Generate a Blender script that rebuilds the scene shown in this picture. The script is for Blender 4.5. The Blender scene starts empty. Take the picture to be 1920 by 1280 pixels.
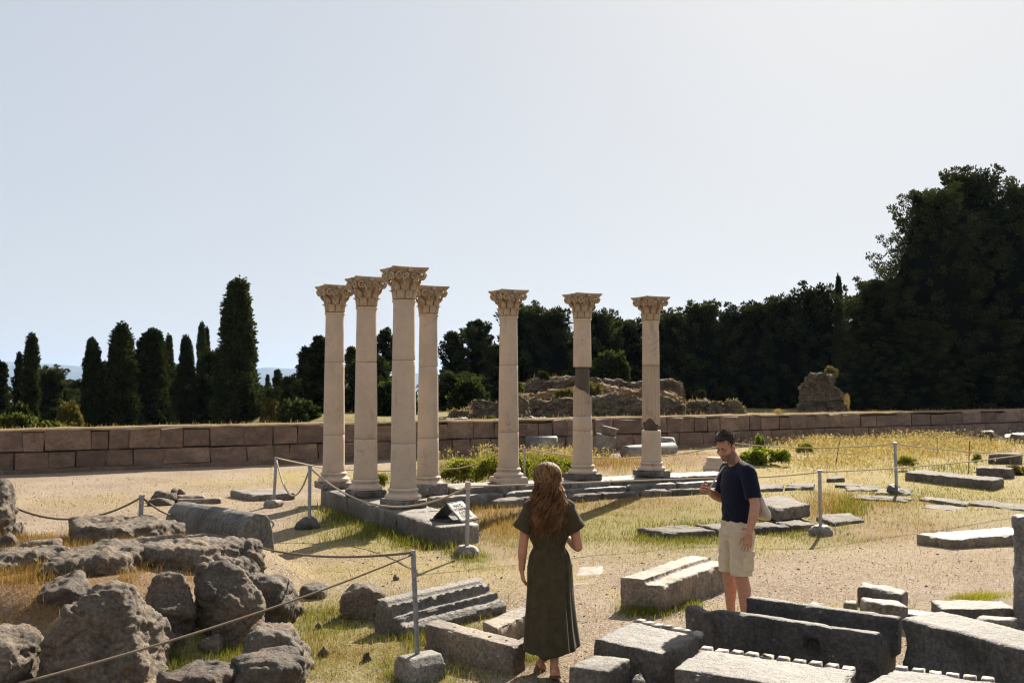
import bpy, bmesh, math, random
import numpy as np
from mathutils import Vector, Matrix, Quaternion

random.seed(7); np.random.seed(7)
RNG = np.random.default_rng(11)
C = bpy.context.scene.collection
R = math.radians

# ------------------------------------------------------------------ camera
F_PX = 1920 * 35 / 36
PITCH = math.atan(80 / F_PX)
CAMZ = 2.25
cam_data = bpy.data.cameras.new('camera')
cam_data.lens = 35; cam_data.sensor_width = 36
cam_data.clip_start = 0.1; cam_data.clip_end = 60000
cam = bpy.data.objects.new('camera', cam_data); C.objects.link(cam)
cam.location = (0, 0, CAMZ); cam.rotation_euler = (math.pi / 2 + PITCH, 0, 0)
bpy.context.scene.camera = cam

# ------------------------------------------------------------------ sky, sun, exposure
SUN_EL, SUN_AZ = R(33), R(22)
world = bpy.data.worlds.new('World'); bpy.context.scene.world = world
world.use_nodes = True
wn = world.node_tree.nodes; wn.clear()
sky = wn.new('ShaderNodeTexSky'); sky.sky_type = 'NISHITA'; sky.sun_disc = False
sky.sun_elevation = SUN_EL; sky.sun_rotation = SUN_AZ
sky.altitude = 0; sky.air_density = 0.6; sky.dust_density = 1.0; sky.ozone_density = 1.0
bg = wn.new('ShaderNodeBackground'); bg.inputs['Strength'].default_value = 0.06
wo = wn.new('ShaderNodeOutputWorld')
def _vm(op, a, b):
    nd = wn.new('ShaderNodeVectorMath'); nd.operation = op
    for i, v in enumerate((a, b)):
        if isinstance(v, tuple): nd.inputs[i].default_value = v
        else: world.node_tree.links.new(v, nd.inputs[i])
    return nd.outputs[0]
# hazy summer sky: the clear sky's range softened by an even pale veil of haze
den = _vm('ADD', _vm('MULTIPLY', sky.outputs[0], (.1, .1, .1)), (1.0, 1.0, 1.0))
veil = _vm('ADD', _vm('MULTIPLY', _vm('DIVIDE', sky.outputs[0], den), (.40, .37, .28)), (3.02, 3.22, 3.66))
world.node_tree.links.new(veil, bg.inputs[0]); world.node_tree.links.new(bg.outputs[0], wo.inputs[0])
sun_d = bpy.data.lights.new('sun', 'SUN'); sun_d.energy = 5.0; sun_d.angle = R(0.5); sun_d.color = (1.0, 0.90, 0.76)
sun = bpy.data.objects.new('sun', sun_d); C.objects.link(sun)
SUN_DIR = Vector((math.sin(SUN_AZ) * math.cos(SUN_EL), math.cos(SUN_AZ) * math.cos(SUN_EL), math.sin(SUN_EL)))
sun.rotation_euler = SUN_DIR.to_track_quat('Z', 'Y').to_euler()
sun.location = (20, 40, 40)
vs = bpy.context.scene.view_settings
vs.view_transform = 'Standard'; vs.look = 'None'; vs.gamma = 1.0; vs.use_curve_mapping = False
vs.exposure = 1.4
cy = bpy.context.scene.cycles
cy.max_bounces = 5; cy.diffuse_bounces = 3; cy.glossy_bounces = 2; cy.transmission_bounces = 3; cy.volume_bounces = 0
cy.transparent_max_bounces = 8
cy.filter_width = 1.25

# ------------------------------------------------------------------ pixel helpers (photograph pixels -> places on the ground)
def ray(px, py):
    c = (px - 960) / F_PX; u = (640 - py) / F_PX
    return (c, math.cos(PITCH) - u * math.sin(PITCH), math.sin(PITCH) + u * math.cos(PITCH))
def g(px, py, z=0.0):
    r = ray(px, py); t = (z - CAMZ) / r[2]
    return Vector((r[0] * t, r[1] * t, z))
def at(px, py, Y):
    r = ray(px, py); t = Y / r[1]
    return Vector((r[0] * t, Y, CAMZ + r[2] * t))

# ------------------------------------------------------------------ numpy noise
def _hash(ix, iy, iz, seed):
    h = (ix * 374761393 + iy * 668265263 + iz * 1274126177 + seed * 974634777) & 0xffffffff
    h = ((h ^ (h >> 13)) * 1274126177) & 0xffffffff
    h = ((h ^ (h >> 16)) * 2246822519) & 0xffffffff
    return ((h ^ (h >> 15)) & 0xffffff) / float(0xffffff)
def vnoise(P, seed=0):
    P = np.asarray(P, float); i = np.floor(P).astype(np.int64); f = P - i; f = f * f * (3 - 2 * f)
    out = 0
    for dx in (0, 1):
        for dy in (0, 1):
            for dz in (0, 1):
                w = (f[:, 0] if dx else 1 - f[:, 0]) * (f[:, 1] if dy else 1 - f[:, 1]) * (f[:, 2] if dz else 1 - f[:, 2])
                out = out + w * _hash(i[:, 0] + dx, i[:, 1] + dy, i[:, 2] + dz, seed)
    return out * 2 - 1
def fbm(P, octaves=4, seed=0, rough=0.5):
    P = np.asarray(P, float); a = 1.0; s = 0; t = 0
    for k in range(octaves):
        s = s + a * vnoise(P * (2.03 ** k), seed + k * 17); t += a; a *= rough
    return s / t
def worley(P, seed=0):
    """nearest and second nearest feature distance, and a random value per cell"""
    P = np.asarray(P, float); i = np.floor(P).astype(np.int64); f1 = np.full(len(P), 9.0); f2 = f1.copy(); val = np.zeros(len(P))
    for dx in (-1, 0, 1):
        for dy in (-1, 0, 1):
            for dz in (-1, 0, 1):
                cx, cy_, cz = i[:, 0] + dx, i[:, 1] + dy, i[:, 2] + dz
                q = np.stack([cx + _hash(cx, cy_, cz, seed), cy_ + _hash(cx, cy_, cz, seed + 1), cz + _hash(cx, cy_, cz, seed + 2)], -1)
                d = np.linalg.norm(P - q, axis=1); near = d < f1
                f2 = np.where(near, f1, np.minimum(f2, d)); val = np.where(near, _hash(cx, cy_, cz, seed + 3), val); f1 = np.minimum(f1, d)
    return f1, f2, val
def sstep(a, b, x):
    t = np.clip((x - a) / (b - a), 0, 1); return t * t * (3 - 2 * t)

# ------------------------------------------------------------------ mesh helpers
def np_mesh(name, V, F, smooth=False):
    V = np.ascontiguousarray(V, dtype=np.float32); F = np.ascontiguousarray(F, dtype=np.int32)
    me = bpy.data.meshes.new(name); k = F.shape[1]
    me.vertices.add(len(V)); me.vertices.foreach_set('co', V.ravel())
    me.loops.add(F.size); me.loops.foreach_set('vertex_index', F.ravel())
    me.polygons.add(len(F)); me.polygons.foreach_set('loop_start', np.arange(0, F.size, k, dtype=np.int32))
    me.update(calc_edges=True)
    if smooth: me.polygons.foreach_set('use_smooth', np.ones(len(F), bool))
    return me
def bm_mesh(name, bm, smooth=False):
    me = bpy.data.meshes.new(name); bm.to_mesh(me); bm.free()
    if smooth: me.polygons.foreach_set('use_smooth', np.ones(len(me.polygons), bool))
    return me
def put(name, me, mat, parent=None, loc=(0, 0, 0), rot=(0, 0, 0), scale=(1, 1, 1)):
    o = bpy.data.objects.new(name, me); C.objects.link(o)
    if mat is not None:
        if not me.materials: me.materials.append(mat)
        elif me.materials[0] != mat:
            o.material_slots[0].link = 'OBJECT'; o.material_slots[0].material = mat
    o.parent = parent; o.location = loc; o.rotation_euler = rot; o.scale = scale
    return o
def empty(name, loc=(0, 0, 0), rz=0):
    o = bpy.data.objects.new(name, None); C.objects.link(o); o.location = loc; o.rotation_euler = (0, 0, rz)
    o.empty_display_size = 0.2
    return o
def tag(o, label=None, cat=None, group=None, kind=None):
    if label: o['label'] = label
    if cat: o['category'] = cat
    if group: o['group'] = group
    if kind: o['kind'] = kind
    return o
def get_V(me):
    V = np.empty(len(me.vertices) * 3, np.float32); me.vertices.foreach_get('co', V); return V.reshape(-1, 3).astype(float)
def set_V(me, V):
    me.vertices.foreach_set('co', np.ascontiguousarray(V, np.float32).ravel()); me.update()
def get_N(me):
    N = np.empty(len(me.vertices) * 3, np.float32); me.vertex_normals.foreach_get('vector', N); return N.reshape(-1, 3).astype(float)
def get_E(me):
    E = np.empty(len(me.edges) * 2, np.int32); me.edges.foreach_get('vertices', E); return E.reshape(-1, 2)
class Geo:
    """Collects closed pieces (vertices, faces) before they become one mesh."""
    def __init__(s): s.V = []; s.F = []
    def add(s, V, F):
        o = len(s.V); s.V += [tuple(v) for v in V]; s.F += [tuple(i + o for i in f) for f in F]; return s
    def mesh(s, name, smooth=False):
        me = bpy.data.meshes.new(name); me.from_pydata(s.V, [], s.F); me.update()
        if smooth: me.polygons.foreach_set('use_smooth', np.ones(len(me.polygons), bool))
        return me
    def box(s, c, size, rot=None):
        hx, hy, hz = size[0] / 2, size[1] / 2, size[2] / 2
        V = [Vector((x, y, z)) for x in (-hx, hx) for y in (-hy, hy) for z in (-hz, hz)]
        if rot is not None: V = [rot @ v for v in V]
        V = [v + Vector(c) for v in V]
        return s.add(V, [(0, 1, 3, 2), (4, 6, 7, 5), (0, 4, 5, 1), (2, 3, 7, 6), (0, 2, 6, 4), (1, 5, 7, 3)])
    def prism(s, poly, z0, z1, top_shift=(0, 0)):
        n = len(poly)
        V = [(p[0], p[1], z0) for p in poly] + [(p[0] + top_shift[0], p[1] + top_shift[1], z1 if len(p) < 3 else p[2]) for p in poly]
        F = [tuple(range(n))[::-1], tuple(range(n, 2 * n))] + [(i, (i + 1) % n, n + (i + 1) % n, n + i) for i in range(n)]
        return s.add(V, F)
    def extrude(s, prof, A, B, n):
        """profile (n, z) swept from ground point A to ground point B; n = horizontal unit vector of the profile axis"""
        A = Vector((A[0], A[1], 0)); B = Vector((B[0], B[1], 0)); n = Vector((n[0], n[1], 0)); k = len(prof)
        V = [A + n * p[0] + Vector((0, 0, p[1])) for p in prof] + [B + n * p[0] + Vector((0, 0, p[1])) for p in prof]
        F = [tuple(range(k)), tuple(range(k, 2 * k))[::-1]] + [(i, i + k, (i + 1) % k + k, (i + 1) % k) for i in range(k)]
        return s.add(V, F)
    def ball(s, c, r, rot=None, nu=14, nv=9):
        V = []; F = []
        for j in range(nv + 1):
            a = math.pi * j / nv
            for i in range(nu):
                b = 2 * math.pi * i / nu
                v = Vector((r[0] * math.sin(a) * math.cos(b), r[1] * math.sin(a) * math.sin(b), -r[2] * math.cos(a)))
                if rot is not None: v = rot @ v
                V.append(v + Vector(c))
        for j in range(nv):
            for i in range(nu):
                F.append((j * nu + i, j * nu + (i + 1) % nu, (j + 1) * nu + (i + 1) % nu, (j + 1) * nu + i))
        return s.add(V, F)
    def tube(s, pts, rad, n=10, flat=None, round_ends=True, up=None):
        """tapered tube through pts; rad per point (number or (a, b)); closed"""
        pts = [Vector(p) for p in pts]
        rad = [(r, r) if not hasattr(r, '__len__') else r for r in rad]
        if round_ends:
            d0 = (pts[0] - pts[1]).normalized(); d1 = (pts[-1] - pts[-2]).normalized()
            pre = [(pts[0] + d0 * min(rad[0]) * k, tuple(q * f for q in rad[0])) for k, f in ((.95, .25), (.65, .75))]
            post = [(pts[-1] + d1 * min(rad[-1]) * k, tuple(q * f for q in rad[-1])) for k, f in ((.65, .75), (.95, .25))]
            pts = [p for p, _ in pre] + pts + [p for p, _ in post]; rad = [r for _, r in pre] + rad + [r for _, r in post]
        V = []; F = []; ref = Vector(up) if up is not None else None; m = len(pts)
        for i, p in enumerate(pts):
            t = (pts[min(i + 1, m - 1)] - pts[max(i - 1, 0)]).normalized()
            if ref is None: ref = Vector((0, 1, 0)) if abs(t.y) < .8 else Vector((1, 0, 0))
            a = (ref - t * ref.dot(t)).normalized(); b = t.cross(a)
            if up is None: ref = a
            for k in range(n):
                w = 2 * math.pi * k / n
                V.append(p + a * (math.cos(w) * rad[i][0]) + b * (math.sin(w) * rad[i][1]))
        for i in range(m - 1):
            for k in range(n):
                F.append((i * n + k, i * n + (k + 1) % n, (i + 1) * n + (k + 1) % n, (i + 1) * n + k))
        F += [tuple(range(n))[::-1], tuple(range((m - 1) * n, m * n))]
        return s.add(V, F)
    def lathe(s, prof, n=40, c=(0, 0), cap=True, jag0=None, jag1=None):
        V = []; F = []; m = len(prof)
        for j, (r, z) in enumerate(prof):
            for k in range(n):
                a = 2 * math.pi * k / n; rr = r(a) if callable(r) else r
                zz = z(a) if callable(z) else z
                V.append((c[0] + rr * math.cos(a), c[1] + rr * math.sin(a), zz))
        for j in range(m - 1):
            for k in range(n):
                F.append((j * n + k, j * n + (k + 1) % n, (j + 1) * n + (k + 1) % n, (j + 1) * n + k))
        if cap: F += [tuple(range(n))[::-1], tuple(range((m - 1) * n, m * n))]
        return s.add(V, F)

def evaluated(me, mods):
    o = bpy.data.objects.new('temp', me); C.objects.link(o)
    for kind, props in mods:
        m = o.modifiers.new(kind, kind)
        for k, v in props.items(): setattr(m, k, v)
    dg = bpy.context.evaluated_depsgraph_get()
    out = bpy.data.meshes.new_from_object(o.evaluated_get(dg))
    bpy.data.objects.remove(o); bpy.data.meshes.remove(me)
    return out
def remesh(geo, voxel):
    me = geo.mesh('temp') if isinstance(geo, Geo) else geo
    bm = bmesh.new(); bm.from_mesh(me); bmesh.ops.recalc_face_normals(bm, faces=bm.faces[:]); bm.to_mesh(me); bm.free()
    me = evaluated(me, [('REMESH', dict(mode='VOXEL', voxel_size=voxel, adaptivity=0.0))])
    return me
def laplacian(V, E):
    S = np.zeros_like(V); n = np.zeros(len(V))
    np.add.at(S, E[:, 0], V[E[:, 1]]); np.add.at(S, E[:, 1], V[E[:, 0]])
    np.add.at(n, E[:, 0], 1); np.add.at(n, E[:, 1], 1)
    return S / np.maximum(n, 1)[:, None] - V
def smooth_mesh(me, it=3, f=0.5, w=None):
    V = get_V(me); E = get_E(me)
    for _ in range(it):
        L = laplacian(V, E); V = V + L * (f if w is None else f * w[:, None])
    set_V(me, V)
def weather(me, wear=6, amp=0.008, scale=6.0, big=0.0, big_scale=1.6, seed=0, chips=0.55, smooth=True):
    """worn edges: smoothing that bites more where noise is high, then relief along the normals"""
    V = get_V(me); E = get_E(me); off = np.array([seed * 3.71, seed * 1.93, seed * .77])
    if wear:
        n0 = get_N(me); el = np.linalg.norm(V[E[:, 0]] - V[E[:, 1]], axis=1).mean(); cv_ = np.clip(-(laplacian(V, E) * n0).sum(1) / (.22 * el), 0, 1)[:, None]
        for _ in range(3): cv_ = cv_ + laplacian(cv_, E) * .5
        V = V - n0 * (np.clip(cv_ * 2.2, 0, 1) * sstep(.05, .40, fbm(V * 6.5 + off, 3, 55))[:, None] * min(.028, el * 1.6))
        w = sstep(chips - .55, chips + .35, fbm(V * 3.1 + off, 3, 5)) * .85 + .12
        for _ in range(wear): V = V + laplacian(V, E) * (.55 * w[:, None])
        set_V(me, V)
    N = get_N(me)
    d = amp * fbm(V * scale + off, 4, 3, .6)
    if big: d = d + big * fbm(V * big_scale + off, 3, 9)
    V = V + N * d[:, None]
    set_V(me, V)
    if smooth: me.polygons.foreach_set('use_smooth', np.ones(len(me.polygons), bool))
    return me
def poly_center(me, base_z=0.0):
    """moves a mesh built in world space onto an origin at its base; returns the origin"""
    V = get_V(me); c = (V.max(0) + V.min(0)) / 2; o = np.array([c[0], c[1], V[:, 2].min() if base_z is None else base_z])
    set_V(me, V - o); return tuple(o)
FOOT = []      # footprints (convex xy polygons) where no grass grows
# ------------------------------------------------------------------ materials
class NT:
    def __init__(s, name):
        s.m = bpy.data.materials.new(name); s.m.use_nodes = True; s.t = s.m.node_tree; s.t.nodes.clear()
        s.out = s.t.nodes.new('ShaderNodeOutputMaterial')
    def n(s, kind, **kw):
        nd = s.t.nodes.new(kind)
        for k, v in kw.items():
            if k.startswith('_'): setattr(nd, k[1:], v)
            else: s.set(nd, k.replace('__', ' '), v)
        return nd
    def set(s, nd, key, v):
        sock = nd.inputs[key] if not key.isdigit() else nd.inputs[int(key)]
        if isinstance(v, bpy.types.NodeSocket): s.t.links.new(v, sock)
        elif isinstance(v, (tuple, list)) and len(v) == 3 and sock.type == 'RGBA': sock.default_value = (*v, 1)
        else: sock.default_value = v
    def coord(s, jitter=True):
        tc = s.n('ShaderNodeTexCoord').outputs['Object']
        if not jitter: return tc
        r = s.n('ShaderNodeObjectInfo').outputs['Random']
        v = s.n('ShaderNodeVectorMath', _operation='SCALE'); s.t.links.new(s.n('ShaderNodeCombineXYZ', X=r, Y=r, Z=r).outputs[0], v.inputs[0]); v.inputs['Scale'].default_value = 37.0
        a = s.n('ShaderNodeVectorMath', _operation='ADD'); s.t.links.new(tc, a.inputs[0]); s.t.links.new(v.outputs[0], a.inputs[1])
        return a.outputs[0]
    def mapping(s, vec, scale):
        m = s.n('ShaderNodeMapping'); s.t.links.new(vec, m.inputs['Vector']); m.inputs['Scale'].default_value = scale; return m.outputs[0]
    def noise(s, vec, scale, detail=6, rough=.6, dist=0.0):
        nd = s.n('ShaderNodeTexNoise', Scale=scale, Detail=detail, Roughness=rough, Distortion=dist); s.t.links.new(vec, nd.inputs['Vector']); return nd.outputs['Fac']
    def voro(s, vec, scale, feature='F1'):
        nd = s.n('ShaderNodeTexVoronoi', Scale=scale); nd.feature = feature; s.t.links.new(vec, nd.inputs['Vector']); return nd.outputs['Distance']
    def ramp(s, fac, a, b, ca=(0, 0, 0), cb=(1, 1, 1)):
        nd = s.n('ShaderNodeMapRange', _interpolation_type='SMOOTHSTEP'); s.t.links.new(fac, nd.inputs['Value'])
        nd.inputs['From Min'].default_value = a; nd.inputs['From Max'].default_value = b; return nd.outputs[0]
    def mix(s, f, a, b, mode='MIX'):
        nd = s.t.nodes.new('ShaderNodeMix'); nd.data_type = 'RGBA'; nd.blend_type = mode
        for key, v in ((0, f), (6, a), (7, b)):
            if isinstance(v, bpy.types.NodeSocket): s.t.links.new(v, nd.inputs[key])
            elif isinstance(v, (int, float)): nd.inputs[key].default_value = v
            else: nd.inputs[key].default_value = (*v, 1)
        return nd.outputs[2]
    def math(s, op, a, b=0.5):
        nd = s.t.nodes.new('ShaderNodeMath'); nd.operation = op
        for i, v in enumerate((a, b)):
            if isinstance(v, bpy.types.NodeSocket): s.t.links.new(v, nd.inputs[i])
            else: nd.inputs[i].default_value = v
        return nd.outputs[0]
    def bump(s, h, strength=.5, dist=.02, prev=None):
        nd = s.n('ShaderNodeBump', Strength=strength, Distance=dist); s.t.links.new(h, nd.inputs['Height'])
        if prev is not None: s.t.links.new(prev, nd.inputs['Normal'])
        return nd.outputs[0]
    def bsdf(s, col, rough=.85, normal=None, spec=.25, **kw):
        b = s.n('ShaderNodeBsdfPrincipled')
        s.set(b, 'Base Color', col); s.set(b, 'Roughness', rough); s.set(b, 'Specular IOR Level', spec)
        for k, v in kw.items(): s.set(b, k.replace('__', ' '), v)
        if normal is not None: s.t.links.new(normal, b.inputs['Normal'])
        s.t.links.new(b.outputs[0], s.out.inputs[0]); return b

def stone_mat(name, light, dark, lichen=(.03, .03, .028), pale=(.5, .48, .43), lichen_amt=.5, pale_amt=.5, tone=None, bump=.7, streak=0.0, rough=.68):
    t = NT(name); c = t.coord()
    n1 = t.noise(c, 1.7, 5, .6); n2 = t.noise(c, 7.0, 8, .68); n3 = t.noise(c, 34, 6, .7)
    col = t.mix(t.ramp(n1, .32, .68), dark, light)
    if tone is not None: col = t.mix(t.math('MULTIPLY', t.ramp(t.noise(c, 2.6, 4, .6, .5), .48, .72), .75), col, tone)
    col = t.mix(t.math('MULTIPLY', t.ramp(n2, .58 - .12 * lichen_amt, .70), lichen_amt), col, lichen)
    if streak:
        st = t.noise(t.mapping(c, (9, 9, .7)), 1.0, 6, .65)
        col = t.mix(t.math('MULTIPLY', t.ramp(st, .5, .68), streak), col, lichen)
    n4 = t.noise(c, 95, 4, .7)
    col = t.mix(t.math('MULTIPLY', t.ramp(n3, .38, .66), .8), t.mix(1.0, col, (.62, .62, .62), 'MULTIPLY'), t.mix(1.0, col, (1.45, 1.45, 1.45), 'MULTIPLY'))
    col = t.mix(t.math('MULTIPLY', t.ramp(n4, .56, .68), .45), col, t.mix(1.0, col, (.45, .45, .45), 'MULTIPLY'))
    spots = t.math('MULTIPLY', t.ramp(t.voro(c, 9), .16, .07), t.ramp(t.noise(c, 3.3, 3), .5, .62))
    col = t.mix(t.math('MULTIPLY', spots, pale_amt), col, pale)
    rv = t.math('ADD', t.math('MULTIPLY', t.n('ShaderNodeObjectInfo').outputs['Random'], .5), .75)
    col = t.mix(1.0, col, t.n('ShaderNodeCombineXYZ', X=rv, Y=rv, Z=rv).outputs[0], 'MULTIPLY')
    h = t.math('ADD', t.math('MULTIPLY', t.noise(c, 16, 8, .72), 1.0), t.math('MULTIPLY', t.noise(c, 70, 4, .7), .35))
    pits = t.ramp(t.voro(c, 26), .05, .25)
    h = t.math('ADD', h, t.math('MULTIPLY', pits, .25))
    t.bsdf(col, rough, t.bump(h, bump, .03), .45)
    return t.m
M = {}
M['stone'] = stone_mat('grey_limestone', (.225, .19, .15), (.09, .076, .060), lichen_amt=.65, pale_amt=.5)
M['stone_dark'] = stone_mat('dark_weathered_limestone', (.115, .102, .086), (.045, .040, .034), lichen=(.014, .013, .012), lichen_amt=.65, pale_amt=.7, streak=.35)
M['stone_warm'] = stone_mat('warm_limestone', (.24, .185, .128), (.105, .08, .056), lichen_amt=.55, tone=(.26, .19, .12))
M['marble_grey'] = stone_mat('grey_marble', (.24, .222, .20), (.11, .10, .09), lichen=(.035, .033, .03), lichen_amt=.3, pale_amt=.2, bump=.35, streak=.25)
M['boulder'] = stone_mat('pitted_boulder_rock', (.175, .134, .093), (.070, .052, .036), lichen_amt=.6, tone=(.16, .095, .05), bump=1.0, rough=.8)
M['tuff'] = stone_mat('reddish_tuff', (.275, .175, .115), (.15, .096, .064), lichen=(.075, .052, .038), lichen_amt=.6, pale_amt=.2, tone=(.17, .095, .065), bump=.9)
M['old'] = stone_mat('sunken_lichened_stone', (.165, .138, .105), (.075, .063, .048), lichen=(.03, .027, .022), lichen_amt=.75, pale_amt=.4, bump=.8, rough=.85)
M['rubble'] = None
M['plinth'] = stone_mat('lichen_blackened_marble', (.24, .205, .165), (.08, .07, .06), lichen=(.016, .015, .014), lichen_amt=.8, pale_amt=.8, streak=.5)

def column_mat(name, base, warm, warm_amt):
    t = NT(name); c = t.coord()
    n1 = t.noise(c, 2.2, 5, .6); n2 = t.noise(c, 60, 3, .7)
    col = t.mix(t.ramp(n1, .35, .7), base, tuple(v * .86 for v in base))
    col = t.mix(t.math('MULTIPLY', t.ramp(n2, .45, .75), .35), col, tuple(v * .62 for v in base))
    v = t.n('ShaderNodeTexNoise', Scale=2.3, Detail=4, Roughness=.55, Distortion=1.2); t.t.links.new(c, v.inputs['Vector'])
    vein = t.math('ABSOLUTE', t.math('SUBTRACT', v.outputs['Fac'], .5))
    vm = t.math('MULTIPLY', t.ramp(vein, .008, .001), t.ramp(t.noise(c, 1.6, 2), .5, .62))
    col = t.mix(t.math('MULTIPLY', vm, .6), col, (.09, .08, .075))
    if warm_amt: col = t.mix(t.math('MULTIPLY', t.ramp(t.noise(c, 5.0, 5, .65), .46, .68), warm_amt), col, warm)
    stain = t.math('MULTIPLY', t.ramp(t.noise(t.mapping(c, (3.2, 3.2, .9)), 1.0, 7, .72, .5), .54, .70), .5)
    col = t.mix(stain, col, (.17, .15, .13))
    h = t.math('ADD', t.noise(c, 45, 6, .75), t.math('MULTIPLY', t.ramp(vein, .0, .014), .4))
    t.bsdf(col, .75, t.bump(h, .35, .008), .25); return t.m
M['column'] = column_mat('cream_marble', (.49, .385, .29), (.45, .33, .2), .0)
M['capital'] = column_mat('stained_cream_marble', (.41, .31, .21), (.26, .15, .065), .75)
M['concrete'] = stone_mat('brown_restoration_mortar', (.105, .08, .052), (.075, .056, .038), lichen_amt=.2, pale_amt=0, bump=.35)

# rubble masonry: stones and mortar a few centimetres across
t = NT('rubble_masonry'); c = t.coord()
cell = t.n('ShaderNodeTexVoronoi', Scale=7.5); t.t.links.new(t.mapping(c, (1, 1, 2.3)), cell.inputs['Vector'])
edge = t.n('ShaderNodeTexVoronoi', Scale=7.5, _feature='DISTANCE_TO_EDGE'); t.t.links.new(t.mapping(c, (1, 1, 2.3)), edge.inputs['Vector'])
sep = t.n('ShaderNodeSeparateColor'); t.t.links.new(cell.outputs['Color'], sep.inputs[0])
col = t.mix(sep.outputs[0], (.095, .074, .052), (.25, .195, .135))
col = t.mix(t.ramp(edge.outputs['Distance'], .09, .02), col, (.115, .088, .06))
col = t.mix(t.math('MULTIPLY', t.ramp(t.noise(c, 1.2, 6, .65), .5, .66), .75), col, (.065, .052, .038))
h = t.math('ADD', t.ramp(edge.outputs['Distance'], .0, .18), t.math('MULTIPLY', t.noise(c, 25, 5, .7), .6))
t.bsdf(col, .95, t.bump(h, .9, .05), .15); M['rubble'] = t.m

# ground: pale gravelly earth, coloured by attributes for grassy and orange dry ground
t = NT('gravelly_earth'); c = t.coord(False)
at_ = t.n('ShaderNodeAttribute', _attribute_name='cover'); sp = t.n('ShaderNodeSeparateColor'); t.t.links.new(at_.outputs['Color'], sp.inputs[0])
n1 = t.noise(c, .55, 6, .6); n2 = t.noise(c, 5, 8, .7); n3 = t.noise(c, 38, 5, .75)
col = t.mix(t.ramp(n1, .35, .65), (.235, .176, .120), (.300, .236, .170))
col = t.mix(t.math('MULTIPLY', t.ramp(n2, .50, .70), .6), col, (.19, .13, .08))
peb = t.n('ShaderNodeTexVoronoi', Scale=42.0); t.t.links.new(c, peb.inputs['Vector'])
ps = t.n('ShaderNodeSeparateColor'); t.t.links.new(peb.outputs['Color'], ps.inputs[0])
col = t.mix(t.math('MULTIPLY', t.ramp(ps.outputs[0], .70, .95), .75), col, (.40, .34, .28))
col = t.mix(t.math('MULTIPLY', t.ramp(ps.outputs[1], .86, .97), .6), col, (.10, .08, .062))
col = t.mix(t.math('MULTIPLY', t.ramp(t.noise(c, 21, 6, .8), .57, .68), .5), col, (.15, .108, .072))
col = t.mix(t.math('MULTIPLY', t.ramp(t.noise(c, 27, 5, .8), .58, .7), .5), col, (.42, .36, .29))
gm = t.math('MULTIPLY', sp.outputs[0], t.ramp(t.noise(c, 9, 6, .75), .24, .55))
ym = t.math('MULTIPLY', sp.outputs[1], t.ramp(t.noise(t.mapping(c, (1, 1, 1)), 11, 6, .75), .25, .55))
om = t.math('MULTIPLY', sp.outputs[2], t.ramp(t.noise(c, 8, 6, .75), .18, .48))
col = t.mix(t.math('MULTIPLY', ym, .92), col, t.mix(t.ramp(n3, .35, .65), (.245, .190, .060), (.35, .285, .105)))
col = t.mix(t.math('MULTIPLY', om, .92), col, t.mix(t.ramp(n3, .35, .65), (.13, .065, .026), (.22, .125, .05)))
col = t.mix(t.math('MULTIPLY', gm, .88), col, t.mix(t.ramp(n3, .35, .65), (.105, .115, .020), (.215, .200, .045)))
h = t.math('ADD', t.noise(c, 14, 8, .75), t.math('MULTIPLY', peb.outputs['Distance'], .5))
h = t.math('ADD', h, t.math('MULTIPLY', t.noise(c, 60, 4, .8), .6))
t.bsdf(col, .95, t.bump(h, .8, .03), .1); M['ground'] = t.m

def leaf_mat(name, trans=.35, jitter=.35, attr='Col'):
    t = NT(name)
    a = t.n('ShaderNodeAttribute', _attribute_name=attr)
    r = t.n('ShaderNodeObjectInfo').outputs['Random']
    k = t.math('ADD', t.math('MULTIPLY', r, jitter), 1 - jitter / 2)
    col = t.mix(1.0, a.outputs['Color'], t.n('ShaderNodeCombineXYZ', X=k, Y=k, Z=k).outputs[0], 'MULTIPLY')
    d = t.n('ShaderNodeBsdfDiffuse', Roughness=.8); t.t.links.new(col, d.inputs[0])
    tr = t.n('ShaderNodeBsdfTranslucent'); t.t.links.new(t.mix(1.0, col, (1.25, 1.2, .7), 'MULTIPLY'), tr.inputs[0])
    m = t.n('ShaderNodeMixShader', Fac=trans); t.t.links.new(d.outputs[0], m.inputs[1]); t.t.links.new(tr.outputs[0], m.inputs[2])
    t.t.links.new(m.outputs[0], t.out.inputs[0]); return t.m
M['grass'] = leaf_mat('grass_blades', .35, 0)
M['needles'] = leaf_mat('cypress_needles', .3, .5)
M['leaves'] = leaf_mat('shrub_leaves', .5, .25)
def plain(name, col, rough=.8, spec=.25, var=.25, scale=40, bump=.2, **kw):
    t = NT(name); c = t.coord()
    n = t.noise(c, scale, 5, .65)
    cc = t.mix(t.ramp(n, .3, .7), tuple(v * (1 - var) for v in col), tuple(v * (1 + var) for v in col))
    t.bsdf(cc, rough, t.bump(n, bump, .005), spec, **kw); return t.m
M['bark'] = plain('bark', (.09, .065, .045), .95, .1, .4, 12, .6)
M['steel'] = plain('galvanised_steel', (.30, .30, .31), .5, .5, .25, 30, .1, Metallic=.7)
M['rope'] = plain('pale_rope', (.40, .33, .24), .9, .1, .25, 160, .4)
M['rope_dark'] = plain('weathered_rope', (.16, .128, .094), .9, .1, .25, 160, .4)
M['cement'] = stone_mat('cast_cement', (.21, .185, .155), (.12, .105, .088), lichen_amt=.35, pale_amt=.3, bump=.5)
M['sign_stone'] = stone_mat('pale_sign_marble', (.34, .315, .28), (.25, .23, .205), lichen=(.15, .14, .13), lichen_amt=.25, pale_amt=.1, bump=.2)
M['ink'] = plain('sign_paint', (.05, .035, .03), .8, .1, .1)
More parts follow.
